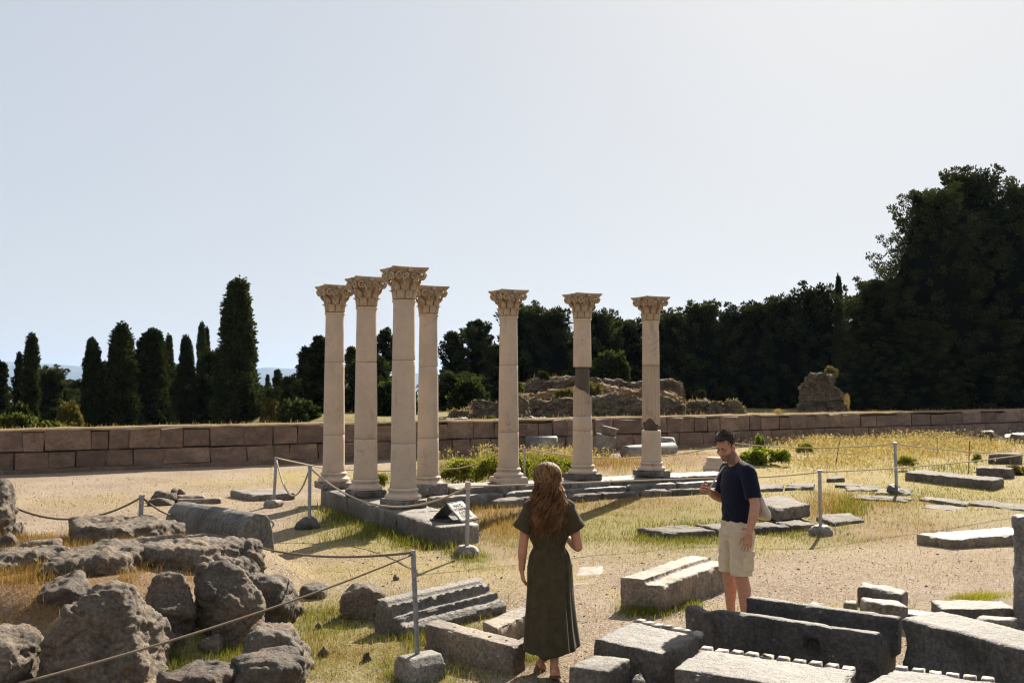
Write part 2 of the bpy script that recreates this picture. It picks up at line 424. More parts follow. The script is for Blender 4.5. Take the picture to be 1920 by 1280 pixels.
# ------------------------------------------------------------------ terrain
WALL_A = np.array([-12.9, 24.8]); WALL_D = np.array([.874, .486]); WALL_D /= np.linalg.norm(WALL_D); WALL_N = np.array([WALL_D[1], -WALL_D[0]])  # N points to the camera
WALL_H = 1.08
def wall_pt(t, s=0.0): return WALL_A + WALL_D * t - WALL_N * s      # s > 0: behind the wall
def H(x, y):
    x = np.asarray(x, float); y = np.asarray(y, float)
    P = np.stack([x, y, 0 * x], -1).reshape(-1, 3)
    n = fbm(P * .9, 4, 21).reshape(x.shape) * .03 + fbm(P * .22, 2, 5).reshape(x.shape) * .03
    near = np.exp(-((x) ** 2 + (y - 15) ** 2) / 60 ** 2)
    h = n * near
    wob = fbm(P * .8, 3, 44).reshape(x.shape)
    mound = sstep(-2.35, -3.2, x + wob * .35) * sstep(7.9, 9.0, y + wob * .3) * (1 - sstep(11.6, 13.2, y))
    h = h + mound * (.44 + .12 * wob)
    h = h + .22 * np.exp(-(((x - 5.2) / 2.0) ** 2 + ((y - 28.5) / 2.2) ** 2))
    h = h + .14 * np.exp(-(((x - 1.0) / 2.2) ** 2 + ((y - 26.5) / 2.0) ** 2))
    rel = np.stack([x - WALL_A[0], y - WALL_A[1]], -1)
    tt = rel @ WALL_D; ss = -(rel @ WALL_N)
    inside = ss < .35
    k = sstep(6, 14, tt) * (1 - sstep(60, 90, tt))                         # the terrace goes on behind the middle of the wall
    back_hi = .82 - 3.5 * sstep(26, 60, ss)
    back_lo = -.4 - 3.0 * sstep(.5, 12, ss)
    back = back_lo * (1 - k) + back_hi * k
    far = np.hypot(x, y)
    back = back - 105 * sstep(90, 2600, far)
    h = np.where(inside, np.clip(h, -1, 2) - 105 * sstep(300, 2600, far), back + n * .5)
    return h
def axis(parts):
    out = []
    for a, b, step in parts: out += list(np.arange(a, b, step))
    return np.array(sorted(set(np.round(out, 4))))
gx = axis([(-9, 13, .11), (-22, -9, .35), (13, 45, .4), (-120, -22, 5), (45, 140, 5), (-1000, -120, 80), (140, 1000, 80), (-14000, -1000, 1300), (1000, 14001, 1300)])
gy = axis([(5.5, 20, .11), (20, 52, .3), (-6, 5.5, .6), (52, 140, 4), (-100, -6, 10), (140, 1000, 70), (1000, 14001, 1300), (-1000, -100, 150)])
GX, GY = np.meshgrid(gx, gy); GZ = H(GX, GY)

# patches of cover, read off the photograph: (px, py, half width, half height in px, kind, weight); kinds G green, Y straw, O orange dry
PATCH = [(300, 1075, 90, 34, 'O', 1.4), (240, 1125, 90, 40, 'O', 1.4), (360, 1120, 60, 50, 'O', 1.3), (60, 1170, 90, 30, 'O', 1.3), (1430, 930, 560, 62, 'Y', .6), (1120, 985, 240, 50, 'Y', .65), (1650, 900, 420, 60, 'Y', .9), (1250, 975, 330, 46, 'G', .6), (1750, 935, 260, 40, 'G', .40), (1080, 1000, 130, 26, 'G', .8), (700, 1020, 220, 40, 'Y', .7), (600, 1190, 200, 90, 'Y', .5), (640, 1150, 160, 50, 'G', .55), (850, 1070, 260, 40, 'Y', .7), (780, 1260, 240, 40, 'G', .5), (760, 930, 150, 26, 'Y', .8), (1640, 1000, 200, 16, 'O', .45), (1100, 1230, 90, 60, 'B', .0),
 (720, 985, 150, 34, 'G', .9), (640, 965, 90, 26, 'G', .8), (820, 1015, 60, 22, 'G', 1), (590, 960, 60, 18, 'G', .55), (880, 1050, 50, 16, 'G', .9),
 (1130, 985, 210, 34, 'G', .75), (1020, 1010, 120, 18, 'G', .8), (1280, 1015, 120, 14, 'G', .95), (1240, 965, 120, 20, 'G', .5), (1160, 945, 200, 22, 'O', .8), (960, 985, 90, 40, 'O', .8), (930, 945, 120, 22, 'O', .7),
 (1440, 975, 70, 12, 'G', .95), (1500, 1010, 130, 14, 'G', .6), (1420, 1020, 80, 16, 'Y', .9),
 (1600, 950, 130, 26, 'O', .6), (1560, 940, 60, 26, 'G', .45), (1680, 985, 120, 22, 'O', .5), (1700, 870, 330, 40, 'Y', 1), (1800, 915, 200, 20, 'Y', 1), (1780, 912, 160, 14, 'G', .35), (1500, 880, 180, 26, 'Y', 1), (1420, 860, 120, 22, 'Y', .8), (1850, 940, 140, 16, 'G', .35),
 (1560, 835, 350, 16, 'Y', .9), (1290, 860, 60, 22, 'O', .8), (1330, 845, 60, 14, 'Y', .7), (1200, 880, 180, 14, 'Y', .8), (1120, 870, 60, 20, 'O', .7),
 (880, 880, 110, 24, 'G', 1), (1010, 880, 80, 26, 'G', 1), (860, 860, 90, 14, 'Y', .7), (700, 890, 120, 14, 'Y', .7),
 (480, 905, 200, 12, 'Y', .45), (200, 940, 260, 18, 'Y', .38), (560, 895, 90, 16, 'Y', .85),
 (620, 1030, 160, 26, 'Y', .55), (720, 1075, 190, 22, 'Y', .75), (900, 1080, 110, 22, 'Y', .6), (1100, 1090, 50, 16, 'Y', .5), (1130, 1040, 200, 16, 'Y', .35), (1180, 1120, 60, 12, 'Y', .5),
 (600, 1160, 110, 40, 'G', .75), (560, 1240, 100, 40, 'G', .55), (700, 1225, 90, 40, 'G', .65), (780, 1190, 90, 26, 'G', 1), (880, 1245, 100, 20, 'G', .7), (640, 1200, 90, 24, 'O', .35), (1010, 1235, 40, 12, 'G', .8), (880, 1140, 80, 20, 'G', .9),
 (400, 1230, 80, 20, 'G', .9), (350, 1250, 120, 18, 'G', .6), (1215, 1145, 65, 14, 'G', 1), (1290, 1140, 40, 14, 'G', .6), (1500, 1140, 180, 12, 'Y', .6), (1640, 1140, 70, 16, 'G', .7),
 (1690, 1160, 40, 12, 'G', .8), (1830, 1113, 55, 9, 'G', 1), (1850, 1150, 50, 8, 'G', .9), (1830, 1113, 60, 10, 'Y', 1), (1560, 1030, 200, 14, 'Y', .25), (1750, 1060, 260, 26, 'Y', .15),
 (150, 1080, 230, 70, 'O', 1.25), (90, 1150, 200, 80, 'O', 1.25), (240, 1130, 70, 40, 'O', .9), (330, 1050, 60, 20, 'O', .7), (40, 1020, 60, 20, 'O', .6), (170, 1000, 60, 12, 'O', .5)]
PATCHW = []
for px, py, rx, ry, k, w in PATCH:
    c = g(px, py); d0 = g(px, py - ry); d1 = g(px, py + ry)
    PATCHW.append((c.x, c.y, rx / F_PX * c.y, max(.12, abs(d0.y - d1.y) / 2), k, w, c.x / c.y))
def cover(x, y):
    out = {k_: np.zeros_like(x) for k_ in 'GYOB'}
    P = np.stack([x, y, 0 * x], -1)
    wx = fbm(P * 1.3, 3, 61) * .35; wy = fbm(P * 1.3, 3, 71) * .5
    for cx, cy_, rx, ry, k, w, sl in PATCHW:
        dy = (y + wy - cy_) / ry; dx = (x + wx - cx - sl * (y - cy_)) / rx
        out[k] = np.maximum(out[k], w * np.clip(1.35 - np.sqrt(dx * dx + dy * dy), 0, 1))
    return out
Vg = np.stack([GX, GY, GZ], -1).reshape(-1, 3); nx, ny = len(gx), len(gy)
ii = (np.arange(ny - 1)[:, None] * nx + np.arange(nx - 1)[None, :]).ravel()
me = np_mesh('ground', Vg, np.stack([ii, ii + 1, ii + 1 + nx, ii + nx], -1), True)
cv = cover(Vg[:, 0], Vg[:, 1])
rel = Vg[:, :2] - WALL_A; beyond = (-(rel @ WALL_N) > .4)
col = np.stack([cv['G'], cv['Y'], cv['O'], np.ones(len(Vg))], -1); col[beyond, 0] = .8; col[beyond, 2] = .6
ca = me.color_attributes.new('cover', 'FLOAT_COLOR', 'POINT'); ca.data.foreach_set('color', col.astype(np.float32).ravel())
tag(put('ground', me, M['ground']), 'pale gravelly earth of the excavated sanctuary terrace', kind='structure')

# sea and far hills on the other shore
t = NT('sea_water'); c = t.coord(False)
t.bsdf((.02, .05, .09), .25, t.bump(t.noise(c, .05, 4), .3, 1.0), .5); M['sea'] = t.m
me = np_mesh('sea', [(-14000, 900, -88), (14000, 900, -88), (14000, 13800, -88), (-14000, 13800, -88)], [(0, 1, 2, 3)])
tag(put('sea', me, M['sea']), 'calm blue sea beyond the trees', kind='structure')
M['hill'] = plain('far_scrub_hills', (.12, .13, .09), 1, .05, .3, .004, .1)
hx = np.arange(-9000, 6001, 60.0); hy = np.linspace(8200, 10400, 26); HX, HY = np.meshgrid(hx, hy)
ridge = np.interp(hx, [-9000, -5600, -4700, -4250, -3900, -3300, -2600, -2300, -1900, -1200, 0, 6000], [150, 190, 215, 195, 165, 130, 125, 170, 150, 110, 90, 60])
prof = np.sin(np.linspace(0, math.pi, 26)) ** .8
P = np.stack([HX, HY, 0 * HX], -1).reshape(-1, 3)
HZ = -95 + (ridge + 88)[None, :] * prof[:, None] + (fbm(P / 420, 5, 3).reshape(HX.shape) * 16) * prof[:, None]
nxh = len(hx); ii = (np.arange(25)[:, None] * nxh + np.arange(nxh - 1)[None, :]).ravel()
me = np_mesh('hills', np.stack([HX, HY, HZ], -1).reshape(-1, 3), np.stack([ii, ii + 1, ii + 1 + nxh, ii + nxh], -1), True)
tag(put('hills', me, M['hill']), 'blue hazy hills on the far shore', kind='structure')
# the air between: pale even haze
hz = Geo(); hz.box((0, 5500, 60), (30000, 18000, 344))
hm = bpy.data.materials.new('haze_air'); hm.use_nodes = True; hn = hm.node_tree.nodes; hn.clear()
ho = hn.new('ShaderNodeOutputMaterial'); hv = hn.new('ShaderNodeVolumePrincipled')
hv.inputs['Color'].default_value = (.40, .60, .98, 1); hv.inputs['Density'].default_value = 5.5e-5; hv.inputs['Anisotropy'].default_value = .2
hm.node_tree.links.new(hv.outputs[0], ho.inputs['Volume'])
HAZE = True
if HAZE: tag(put('haze', hz.mesh('haze'), hm), 'pale haze hanging in the air over the sea', kind='stuff')

# ------------------------------------------------------------------ boundary wall of squared tuff blocks
wall = empty('boundary_wall', (*wall_pt(0), 0), math.atan2(WALL_D[1], WALL_D[0]))
tag(wall, 'long low terrace wall of reddish squared tuff blocks', 'wall')
def worn_block_mesh(seed, jit=.05):
    r = random.Random(seed); bm = bmesh.new(); bmesh.ops.create_cube(bm, size=1.0)
    bmesh.ops.bevel(bm, geom=bm.edges[:], offset=.035, segments=1, affect='EDGES')
    for v in bm.verts: v.co += Vector((r.uniform(-1, 1) * jit * .6, r.uniform(-1, 1) * jit, r.uniform(-1, 1) * jit))
    return bm_mesh('stone_block', bm)
BLK = [worn_block_mesh(i) for i in range(12)]
for m_ in BLK: m_.materials.append(M['tuff'])
rr = random.Random(5)
LEN_W = 66.0; T0 = -8.0
for course, (z0, z1) in enumerate(((.10, .54), (.555, WALL_H))):
    x = T0 + (0.0 if course else -.35)
    while x < LEN_W:
        w = rr.choice((.45, .55, .62, .7, .75, .85, .95, 1.1)) * rr.uniform(.9, 1.1)
        o = put('stone_block', BLK[rr.randrange(12)], None, wall)
        hgt = z1 - z0 - (rr.choice((0, .01, .02, .05, .09)) if course else rr.uniform(0, .01))
        o.location = (x + w / 2, .26 + rr.uniform(-.03, .02), z0 + hgt / 2); o.scale = (w - .010, .52, hgt - .008)
        o.rotation_euler = (rr.uniform(-.012, .012), rr.uniform(-.01, .01), rr.uniform(-.012, .012))
        x += w
gq = Geo(); gq.box((LEN_W / 2 + T0 / 2, .36, .46), (LEN_W - T0, .42, .98))
M['joint'] = plain('dark_joint_earth', (.10, .072, .052), 1, .05, .3, 20)
put('core', gq.mesh('core'), M['joint'], wall)
# rough footing course
gq = Geo(); gq.box((LEN_W / 2 + T0 / 2, .2, .0), (LEN_W - T0, .56, .22))
me = gq.mesh('footing'); me = evaluated(me, [('TRIANGULATE', {})])
put('footing', me, M['tuff'], wall)
# earth and dry grass along the wall top: a low irregular bank
xs = np.arange(T0, LEN_W, .22); prof = np.array([(.02, .0), (.06, .05), (.2, .075), (.4, .08), (.62, .06), (.8, -.1)])
V = []; 
for i, xx in enumerate(xs):
    for p in prof: V.append((xx, p[0], WALL_H - .02 + p[1]))
V = np.array(V); V[:, 2] += fbm(V * 1.7, 3, 8) * .03; V[:, 1] += fbm(V * 2.3, 3, 18) * .04
k = len(prof); ii = (np.arange(len(xs) - 1)[:, None] * k + np.arange(k - 1)[None, :]).ravel()
me = np_mesh('earth_capping', V, np.stack([ii, ii + k, ii + k + 1, ii + 1], -1), True)
ca = me.color_attributes.new('cover', 'FLOAT_COLOR', 'POINT'); ca.data.foreach_set('color', np.tile(np.array([.0, .45, .45, 1], np.float32), len(V)))
put('earth_capping', me, M['ground'], wall)

# ------------------------------------------------------------------ temple: stylobate and seven columns
U = Vector((.889, .458, 0)).normalized(); Vd = Vector((-U.y, U.x, 0)); YAW = math.atan2(U.y, U.x)
SZ = .30
N0 = Vector((-1.02, 13.74, 0))
col_sites = [(-3.36, 18.85), (-2.55, 17.42), (-1.736, 15.97), (-1.60, 19.03), (-.07, 19.78), (1.45, 20.54), (2.97, 21.30)]
styl = empty('stylobate', (N0.x, N0.y, 0)); tag(styl, 'low grey stone platform carrying the seven columns', 'platform')
def slab(poly, z0, z1, mat, parent, name='slab', voxel=.03, seed=0, wear=5, amp=.006, origin=None):
    q = Geo(); q.prism(poly, z0, z1); me = weather(remesh(q, voxel), wear, amp, 7, seed=seed)
    if parent is not None:
        V = get_V(me) - np.array(parent.location); set_V(me, V)
    return put(name, me, mat, parent)
def para(o, a, b): return [(o.x, o.y), (o.x + a.x, o.y + a.y), (o.x + a.x + b.x, o.y + a.y + b.y), (o.x + b.x, o.y + b.y)]
M['styl'] = stone_mat('stylobate_limestone', (.20, .172, .14), (.09, .077, .062), lichen=(.025, .023, .02), lichen_amt=.55, pale_amt=.3, bump=.5, streak=.4)
vl = 0.0
for i, L in enumerate((.62, 1.02, 1.1, 1.25, .95, .66)):
    o = N0 + Vd * vl
    if i == 0:
        p = para(o, U * .52, Vd * L); p = [p[0], p[1], (p[1][0] + .10, p[1][1] + .22), p[2], p[3]]
    else: p = para(o, U * .80, Vd * (L - .006))
    slab(p, -.1, SZ - (.0 if i else .004), M['styl'], styl, seed=i, voxel=.028); vl += L
FOOT.append(para(N0, U * .8, Vd * 5.6))
RowO = Vector((col_sites[3][0], col_sites[3][1], 0)) - U * .62 - Vd * .42
ul = 0.62 + .35
for i, L in enumerate((1.35, 1.2, 1.0, 1.25, .95, 1.1)):
    slab(para(RowO + U * ul, U * (L - .008), Vd * .84), -.1, SZ - (.012 if i % 2 else 0), M['styl'], styl, seed=20 + i, voxel=.035); ul += L
FOOT.append(para(RowO, U * 7.8, Vd * .84))
# lower step in front of the back row
for i, (a, L) in enumerate(((.4, 1.5), (1.95, 1.3), (3.3, 1.4), (4.75, 1.2), (6.0, 1.25))):
    slab(para(RowO + U * a - Vd * .27, U * L, Vd * .25), -.1, .185 + .015 * (i % 2), M['styl'], styl, 'step', seed=40 + i, voxel=.035, wear=8, amp=.012)

# capital parts, shared by all seven columns
def leaf_sheet(ang, half, z0, z1, r_of_t, tip, round_top, thick=.022, ns=9, nt=10):
    V = []; F = []
    for side in (0, 1):
        for j in range(nt + 1):
            tt_ = j / nt
            for i in range(ns + 1):
                s_ = -1 + 2 * i / ns
                zt = z0 + (z1 - z0) * tt_ * (1 - round_top * s_ ** 2 * tt_)
                rr_ = r_of_t(tt_) + .016 * (1 - s_ * s_) + tip * max(0, tt_ - .62) ** 1.6 * 4.0 * (1 - .35 * s_ * s_)
                z_ = zt - (max(0, tt_ - .88) * .22 * (1 - .3 * s_ * s_))
                a = ang + half * s_ * (1 - .10 * tt_)
                rr_ -= thick * side
                V.append((rr_ * math.cos(a), rr_ * math.sin(a), z_))
    m = (ns + 1) * (nt + 1)
    for side in (0, 1):
        for j in range(nt):
            for i in range(ns):
                q = side * m + j * (ns + 1) + i
                f = (q, q + 1, q + ns + 2, q + ns + 1); F.append(f if side == 0 else f[::-1])
    rim = [j * (ns + 1) for j in range(nt + 1)] + [nt * (ns + 1) + i for i in range(1, ns + 1)] + [j * (ns + 1) + ns for j in range(nt - 1, -1, -1)] + [i for i in range(ns - 1, 0, -1)]
    for k_ in range(len(rim)):
        a, b = rim[k_], rim[(k_ + 1) % len(rim)]; F.append((a, b, b + m, a + m))
    return V, F
q = Geo(); q.add(*leaf_sheet(0, R(21.6), 0.004, .165, lambda t_: .176 + .018 * t_, .052, .05)); LEAF_LOW = q.mesh('leaf', True)
q = Geo(); q.add(*leaf_sheet(0, R(19.5), .13, .315, lambda t_: .184 + .040 * t_, .055, .34)); LEAF_UP = q.mesh('leaf', True)
def volute_mesh(cx, cz, r, turns, stem, flip, skew, w=.042):
    """spiral scroll lying on the capital's face (plane y = -face), with its curving stem"""
    pts = []; n = int(turns * 16)
    for i in range(n + 1):
        f = i / n; a = flip * (-math.pi / 2 - f * turns * 2 * math.pi) if False else f * turns * 2 * math.pi
        rad = r * (.16 + .84 * f)
        pts.append((cx + flip * rad * math.sin(a + 1.2), cz + rad * math.cos(a + 1.2)))
    a = pts[-1]; pts = pts + [(a[0] + (stem[0] - a[0]) * k_ / 6, a[1] + (stem[1] - a[1]) * (k_ / 6) ** .7) for k_ in range(1, 7)]
    q = Geo(); P3 = []
    for i, (x_, z_) in enumerate(pts):
        y_ = -(.205 + max(0, (z_ - .22)) * .34) + skew * abs(x_) * abs(x_) * 1.2 - .012 * max(0, 1 - i / 14)
        P3.append((x_, y_, z_))
    th = [(w * .5, .007 + .009 * min(1, i / 12)) for i in range(len(P3))]
    q.tube(P3, th, 8, round_ends=False, up=(0, 1, 0))
    return q.mesh('volute', True)
VOL = []
for flip in (-1, 1):
    VOL.append(volute_mesh(flip * .190, .375, .066, 1.6, (flip * .065, .22), flip, -.25))
    VOL.append(volute_mesh(flip * .066, .372, .042, 1.4, (flip * .055, .22), -flip, .0, .034))
def abacus_mesh():
    q = Geo(); rings = []
    for z_, s_ in ((.415, .262), (.432, .272), (.440, .272), (.446, .282), (.462, .292), (.476, .308), (.503, .312)):
        ring = []
        for k_ in range(4):
            for j in range(9):
                f = -1 + 2 * j / 8
                if j == 8: pass
                x_ = f * s_ * (.93); y_ = -s_ * (1.0 - .17 * (1 - f * f))
                c_, s2 = math.cos(k_ * math.pi / 2), math.sin(k_ * math.pi / 2)
                ring.append((x_ * c_ - y_ * s2, x_ * s2 + y_ * c_, z_))
        rings.append(ring)
    n = len(rings[0]); V = [p for r_ in rings for p in r_]; F = []
    for j in range(len(rings) - 1):
        for i in range(n): F.append((j * n + i, j * n + (i + 1) % n, (j + 1) * n + (i + 1) % n, (j + 1) * n + i))
    F += [tuple(range(n))[::-1], tuple(range((len(rings) - 1) * n, len(rings) * n))]
    q.add(V, F)
    for k_ in range(4):
        a = k_ * math.pi / 2; d = Vector((math.sin(a), -math.cos(a), 0)); q.box(d * .262 + Vector((0, 0, .462)), (.07, .07, .07), Matrix.Rotation(a, 3, 'Z'))
    return q.mesh('abacus')
ABACUS = abacus_mesh()
q = Geo(); q.lathe([(.150, -.005), (.165, .0), (.165, .02), (.158, .1), (.168, .2), (.196, .3), (.225, .37), (.245, .40), (.248, .42)], 32); BELL = q.mesh('bell', True)
for m_ in [LEAF_LOW, LEAF_UP, ABACUS, BELL] + VOL: m_.materials.append(M['capital'])
BASE_PROF = [(.285, .13), (.29, .135), (.292, .15)] + [(.262 + .034 * math.cos(a), .166 + .034 * math.sin(a)) for a in np.linspace(-1.1, 1.45, 8)] + [(.252, .206), (.250, .212), (.236, .222), (.229, .236), (.233, .248), (.244, .252), (.246, .256)] + [(.228 + .022 * math.cos(a), .277 + .021 * math.sin(a)) for a in np.linspace(-1.2, 1.4, 7)] + [(.222, .302), (.219, .312)]
q = Geo(); q.lathe(BASE_PROF, 48); BASE = weather(q.mesh('base'), 0, .004, 9, seed=3); BASE.materials.append(M['column'])
SH0, SH1 = .312, 3.30
def shaft_r(z): f = (z - SH0) / (SH1 - SH0); return .205 - .033 * f ** 1.25
def flutes(R0, n=16, depth=.012):
    return lambda a: R0 - depth * max(0.0, abs(math.sin(a * n / 2)) - .12) ** .7
def drum(z0, z1, mat, name='drum', parent=None, jag_top=None, jag_bot=None, flute=0.0, dr=0.0, seed=0, n=48, bottom_apo=False, top_ring=False, rot=0.0):
    q = Geo(); nz = max(4, int((z1 - z0) / .09)); prof = []
    zs = [z0 + .0015] + sorted(list(np.linspace(z0 + .012, z1 - .012, nz)) + ([z1 - .055, z1 - .03] if top_ring else [])) + [z1 - .0015]
    for i, z_ in enumerate(zs):
        r_ = shaft_r(z_) + dr
        if bottom_apo: r_ += .014 * max(0, 1 - (z_ - z0) / .10) ** 2
        if i in (0, len(zs) - 1): r_ -= .006
        if top_ring and z_ > z1 - .09: r_ += .020 * sstep(z1 - .06, z1 - .03, z_)
        f = (z_ - z0) / (z1 - z0)
        def zf(a, z_=z_, f=f):
            zz = z_
            if jag_top is not None: zz += jag_top(a) * f
            if jag_bot is not None: zz += jag_bot(a) * (1 - f)
            return zz
        rf = flutes(r_, 16, flute) if flute and 0 < i < len(zs) - 1 else r_
        prof.append((rf, zf))
    q.lathe(prof, 256 if flute else n)
    me = q.mesh(name); V = get_V(me); N = get_N(me)
    V = V + N * ((fbm(V * 6 + seed * 5.3, 4, 3) * .0022) - .006 * sstep(.42, .62, fbm(V * 4.1 + seed * 2.7, 4, 13)))[:, None]
    set_V(me, V)
    if not flute: me.polygons.foreach_set('use_smooth', np.ones(len(me.polygons), bool))
    return put(name, me, mat, parent, rot=(0, 0, rot))
COL_LABELS = ['slender cream column at the far outer corner, half behind its neighbour', 'cream column between two neighbours on the near arm of the platform',
 'nearest and largest looking cream column, beside the stone sign', 'cream column half hidden behind the nearest column, on a blackened plinth',
 'cream column with hairline cracks behind the long haired woman', 'column patched with a brown mortar collar above fluted marble', 'partly fluted column with a brown mortar patch near its lower joint']
joints = [(1.0, 2.36), (1.0, 2.33), (1.01, 2.33), (1.0, 2.32), (1.01, 2.32), None, None]
rj = random.Random(3)
def jag(seed, amp, lo=3):
    r_ = random.Random(seed); ks = [(r_.uniform(.4, 1), r_.uniform(0, 6.28), k_) for k_ in (1, 2, 3, 5, 8, 13)]
    return lambda a: amp * sum(w / k_ ** .6 * math.sin(k_ * a + p) for w, p, k_ in ks)
for i, (x, y) in enumerate(col_sites):
    zb = SZ if i != 3 else SZ - .10
    root = empty('column', (x, y, zb), YAW); tag(root, COL_LABELS[i], 'column', 'marble columns of the temple')
    q = Geo(); q.box((0, 0, .065), (.58, .58, .13)) if i != 3 else q.box((0, 0, .05), (.6, .6, .26))
    me = weather(remesh(q, .022), 5, .006, 8, seed=60 + i); put('plinth', me, M['plinth'] if i in (3, 5, 6, 1) else M['column'], root)
    if i in (0, 2): root.children[-1].material_slots[0].material = M['styl']
    put('base', BASE, None, root, rot=(0, 0, rj.uniform(0, 6)))
    dz = .10 if i == 3 else 0
    top = SH1 + dz if False else SH1
    if joints[i]:
        j0, j1 = joints[i]
        drum(SH0, j0, M['column'], parent=root, seed=i * 3, bottom_apo=True, rot=rj.uniform(0, 6)); drum(j0, j1, M['column'], parent=root, seed=i * 3 + 1, rot=rj.uniform(0, 6)); drum(j1, top, M['column'], parent=root, seed=i * 3 + 2, top_ring=True, rot=rj.uniform(0, 6))
    elif i == 5:
        drum(SH0, 1.0, M['column'], parent=root, seed=31, bottom_apo=True)
        drum(1.0, 1.30, M['column'], parent=root, seed=32)
        # fluted marble with a broken upper edge: higher towards the left of the picture
        j_ = jag(5, .022); e = drum(1.302, 1.80, M['column'], parent=root, seed=33, flute=.040, jag_top=lambda a: .09 * math.cos(a + YAW - math.pi) + j_(a))
        drum(1.6, 2.299, M['concrete'], 'mortar_collar', root, dr=-.044, seed=34)
        drum(2.30, SH1, M['column'], parent=root, seed=35, top_ring=True, dr=.004)
    else:
        drum(SH0, .97, M['column'], parent=root, seed=41, bottom_apo=True, dr=.004)
        j_ = jag(9, .02)
        drum(.972, 1.5, M['concrete'], 'mortar_patch', root, dr=-.046, seed=44)
        drum(1.18, 2.35, M['column'], parent=root, seed=42, flute=.040, jag_bot=lambda a: .14 * math.cos(2 * (a + YAW - 4.25)) + j_(a))
        drum(2.352, SH1, M['column'], parent=root, seed=43, top_ring=True)
    cap = put('capital', BELL, None, root, loc=(0, 0, SH1 + .006))
    for k_ in range(8):
        put('leaf', LEAF_LOW, None, cap, rot=(0, 0, k_ * math.pi / 4 + .12)); put('leaf', LEAF_UP, None, cap, rot=(0, 0, (k_ + .5) * math.pi / 4 + .12))
    for k_ in range(4):
        for v_ in VOL: put('volute', v_, None, cap, rot=(0, 0, k_ * math.pi / 2))
    put('abacus', ABACUS, None, cap, scale=(1, 1, 1))
    if i == 3:
        root.scale = (1, 1, 1.026)
# ------------------------------------------------------------------ loose blocks
def block3(name, label, A, B, Cc, h, mat, cat='stone block', z0=-.06, voxel=.02, wear=6, amp=.006, seed=0, group=None, extra=None, big=0.0, h2=None, taper=0.0, chips=.55):
    """block whose top parallelogram has corners A, B (nearest), C seen at those photograph pixels at height h"""
    hs = h2 or (h, h, h)
    a, b, c = g(*A, hs[0]), g(*B, hs[1]), g(*Cc, hs[2]); d = a + c - b
    poly = [(p.x, p.y, p.z) for p in (b, c, d, a)]
    q = Geo()
    V = [(p[0], p[1], z0) for p in poly] + poly; q.add(V, [(3, 2, 1, 0), (4, 5, 6, 7), (0, 1, 5, 4), (1, 2, 6, 5), (2, 3, 7, 6), (3, 0, 4, 7)])
    if extra: extra(q, b, c, d, a)
    me = weather(remesh(q, voxel), wear, amp * 1.7, 6, big=big + .006, seed=seed, chips=chips)
    FOOT.append([p[:2] for p in poly])
    o = poly_center(me); ob = put(name, me, mat, loc=o)
    return tag(ob, label, cat, group)
def sweep(name, label, A, B, prof, hA, mat, cat='stone block', voxel=.02, wear=6, amp=.006, seed=0, extra=None, post=None, big=0.0, hB=None, chips=.55):
    """profile (depth, z) swept between two front-top pixels A, B at height hA"""
    a, b = g(*A, hA), g(*B, hB if hB is not None else hA); u = (b - a).normalized(); n = Vector((-u.y, u.x, 0))
    if n.y < 0: n = -n
    q = Geo(); q.extrude(prof, a, b, n)
    if extra: extra(q, a, b, u, n)
    me = remesh(q, voxel); 
    if post: post(me, a, b, u, n)
    me = weather(me, wear, amp, 6, big=big, seed=seed, chips=chips)
    dmax = max(p[0] for p in prof)
    FOOT.append([(a.x, a.y), (b.x, b.y), ((b + n * dmax).x, (b + n * dmax).y), ((a + n * dmax).x, (a + n * dmax).y)])
    o = poly_center(me); return tag(put(name, me, mat, loc=o), label, cat)

# the long channelled block with a square hole
def hole(me, a, b, u, n):
    V = get_V(me); w = V - np.array(a); w[:, 2] = V[:, 2]
    un = np.array(u); nn = np.array(n)
    s = w[:, :2] @ un[:2]; dpt = w[:, :2] @ nn[:2]
    L = (b - a).length
    hc = at(1525, 1213, (a + (b - a) * .66).y); s0 = (hc - a).dot(u); z0 = hc.z
    m = (np.abs(s - s0) < .045) & (np.abs(V[:, 2] - z0) < .05) & (dpt < .05)
    V[m] += nn * .07
    # broken bite at both ends of the front rim and a ragged rim
    rim = (V[:, 2] > .3) & (dpt < .16)
    k = sstep(.14, .0, np.abs(s - .17)) * .03 + .012 * np.maximum(0, vnoise(V * 9, 4))
    V[:, 2] -= np.where(rim, k * sstep(.28, .42, V[:, 2]), 0)
    set_V(me, V)
pr = [(0, -.06), (.0, .43), (.02, .445), (.11, .43), (.14, .33), (.33, .33), (.345, .47), (.36, .49), (.45, .49), (.47, -.06)]
def cut_left(q, a, b, u, n): pass
A0, B0 = (1284, 1136), (1644, 1190)
a, b = g(*A0, .43), g(*B0, .43); u = (b - a).normalized(); n = Vector((-u.y, u.x, 0)); n = n if n.y > 0 else -n
q = Geo(); low = [(0, -.06), (0, .43), (.015, .44), (.12, .43), (.15, .33), (.46, .33), (.46, -.06)]
q.extrude(low, a, b, n); q.extrude([(.335, .2), (.345, .485), (.355, .495), (.45, .495), (.46, .2)], a + u * .38, b + u * .05, n)
me = remesh(q, .016); hole(me, a, b, u, n); me = weather(me, 6, .008, 6, seed=3)
o = poly_center(me); big_block = tag(put('channel_block', me, M['stone_dark'], loc=o), 'big dark channelled block with a small square hole in its face', 'stone block')
FOOT.append([(p.x, p.y) for p in (a, b, b + n * .47, a + n * .47)])
pl = Geo(); hc = at(1525, 1213, (a + (b - a) * .66).y); pl.box(hc + n * .055 - Vector(o), (.075, .02, .085), Matrix.Rotation(math.atan2(u.y, u.x), 3, 'Z'))
M['rust'] = plain('rusty_earth', (.22, .11, .045), .95, .05, .5, 50, .5)
put('hole_filling', pl.mesh('hole_filling'), M['rust'], big_block)

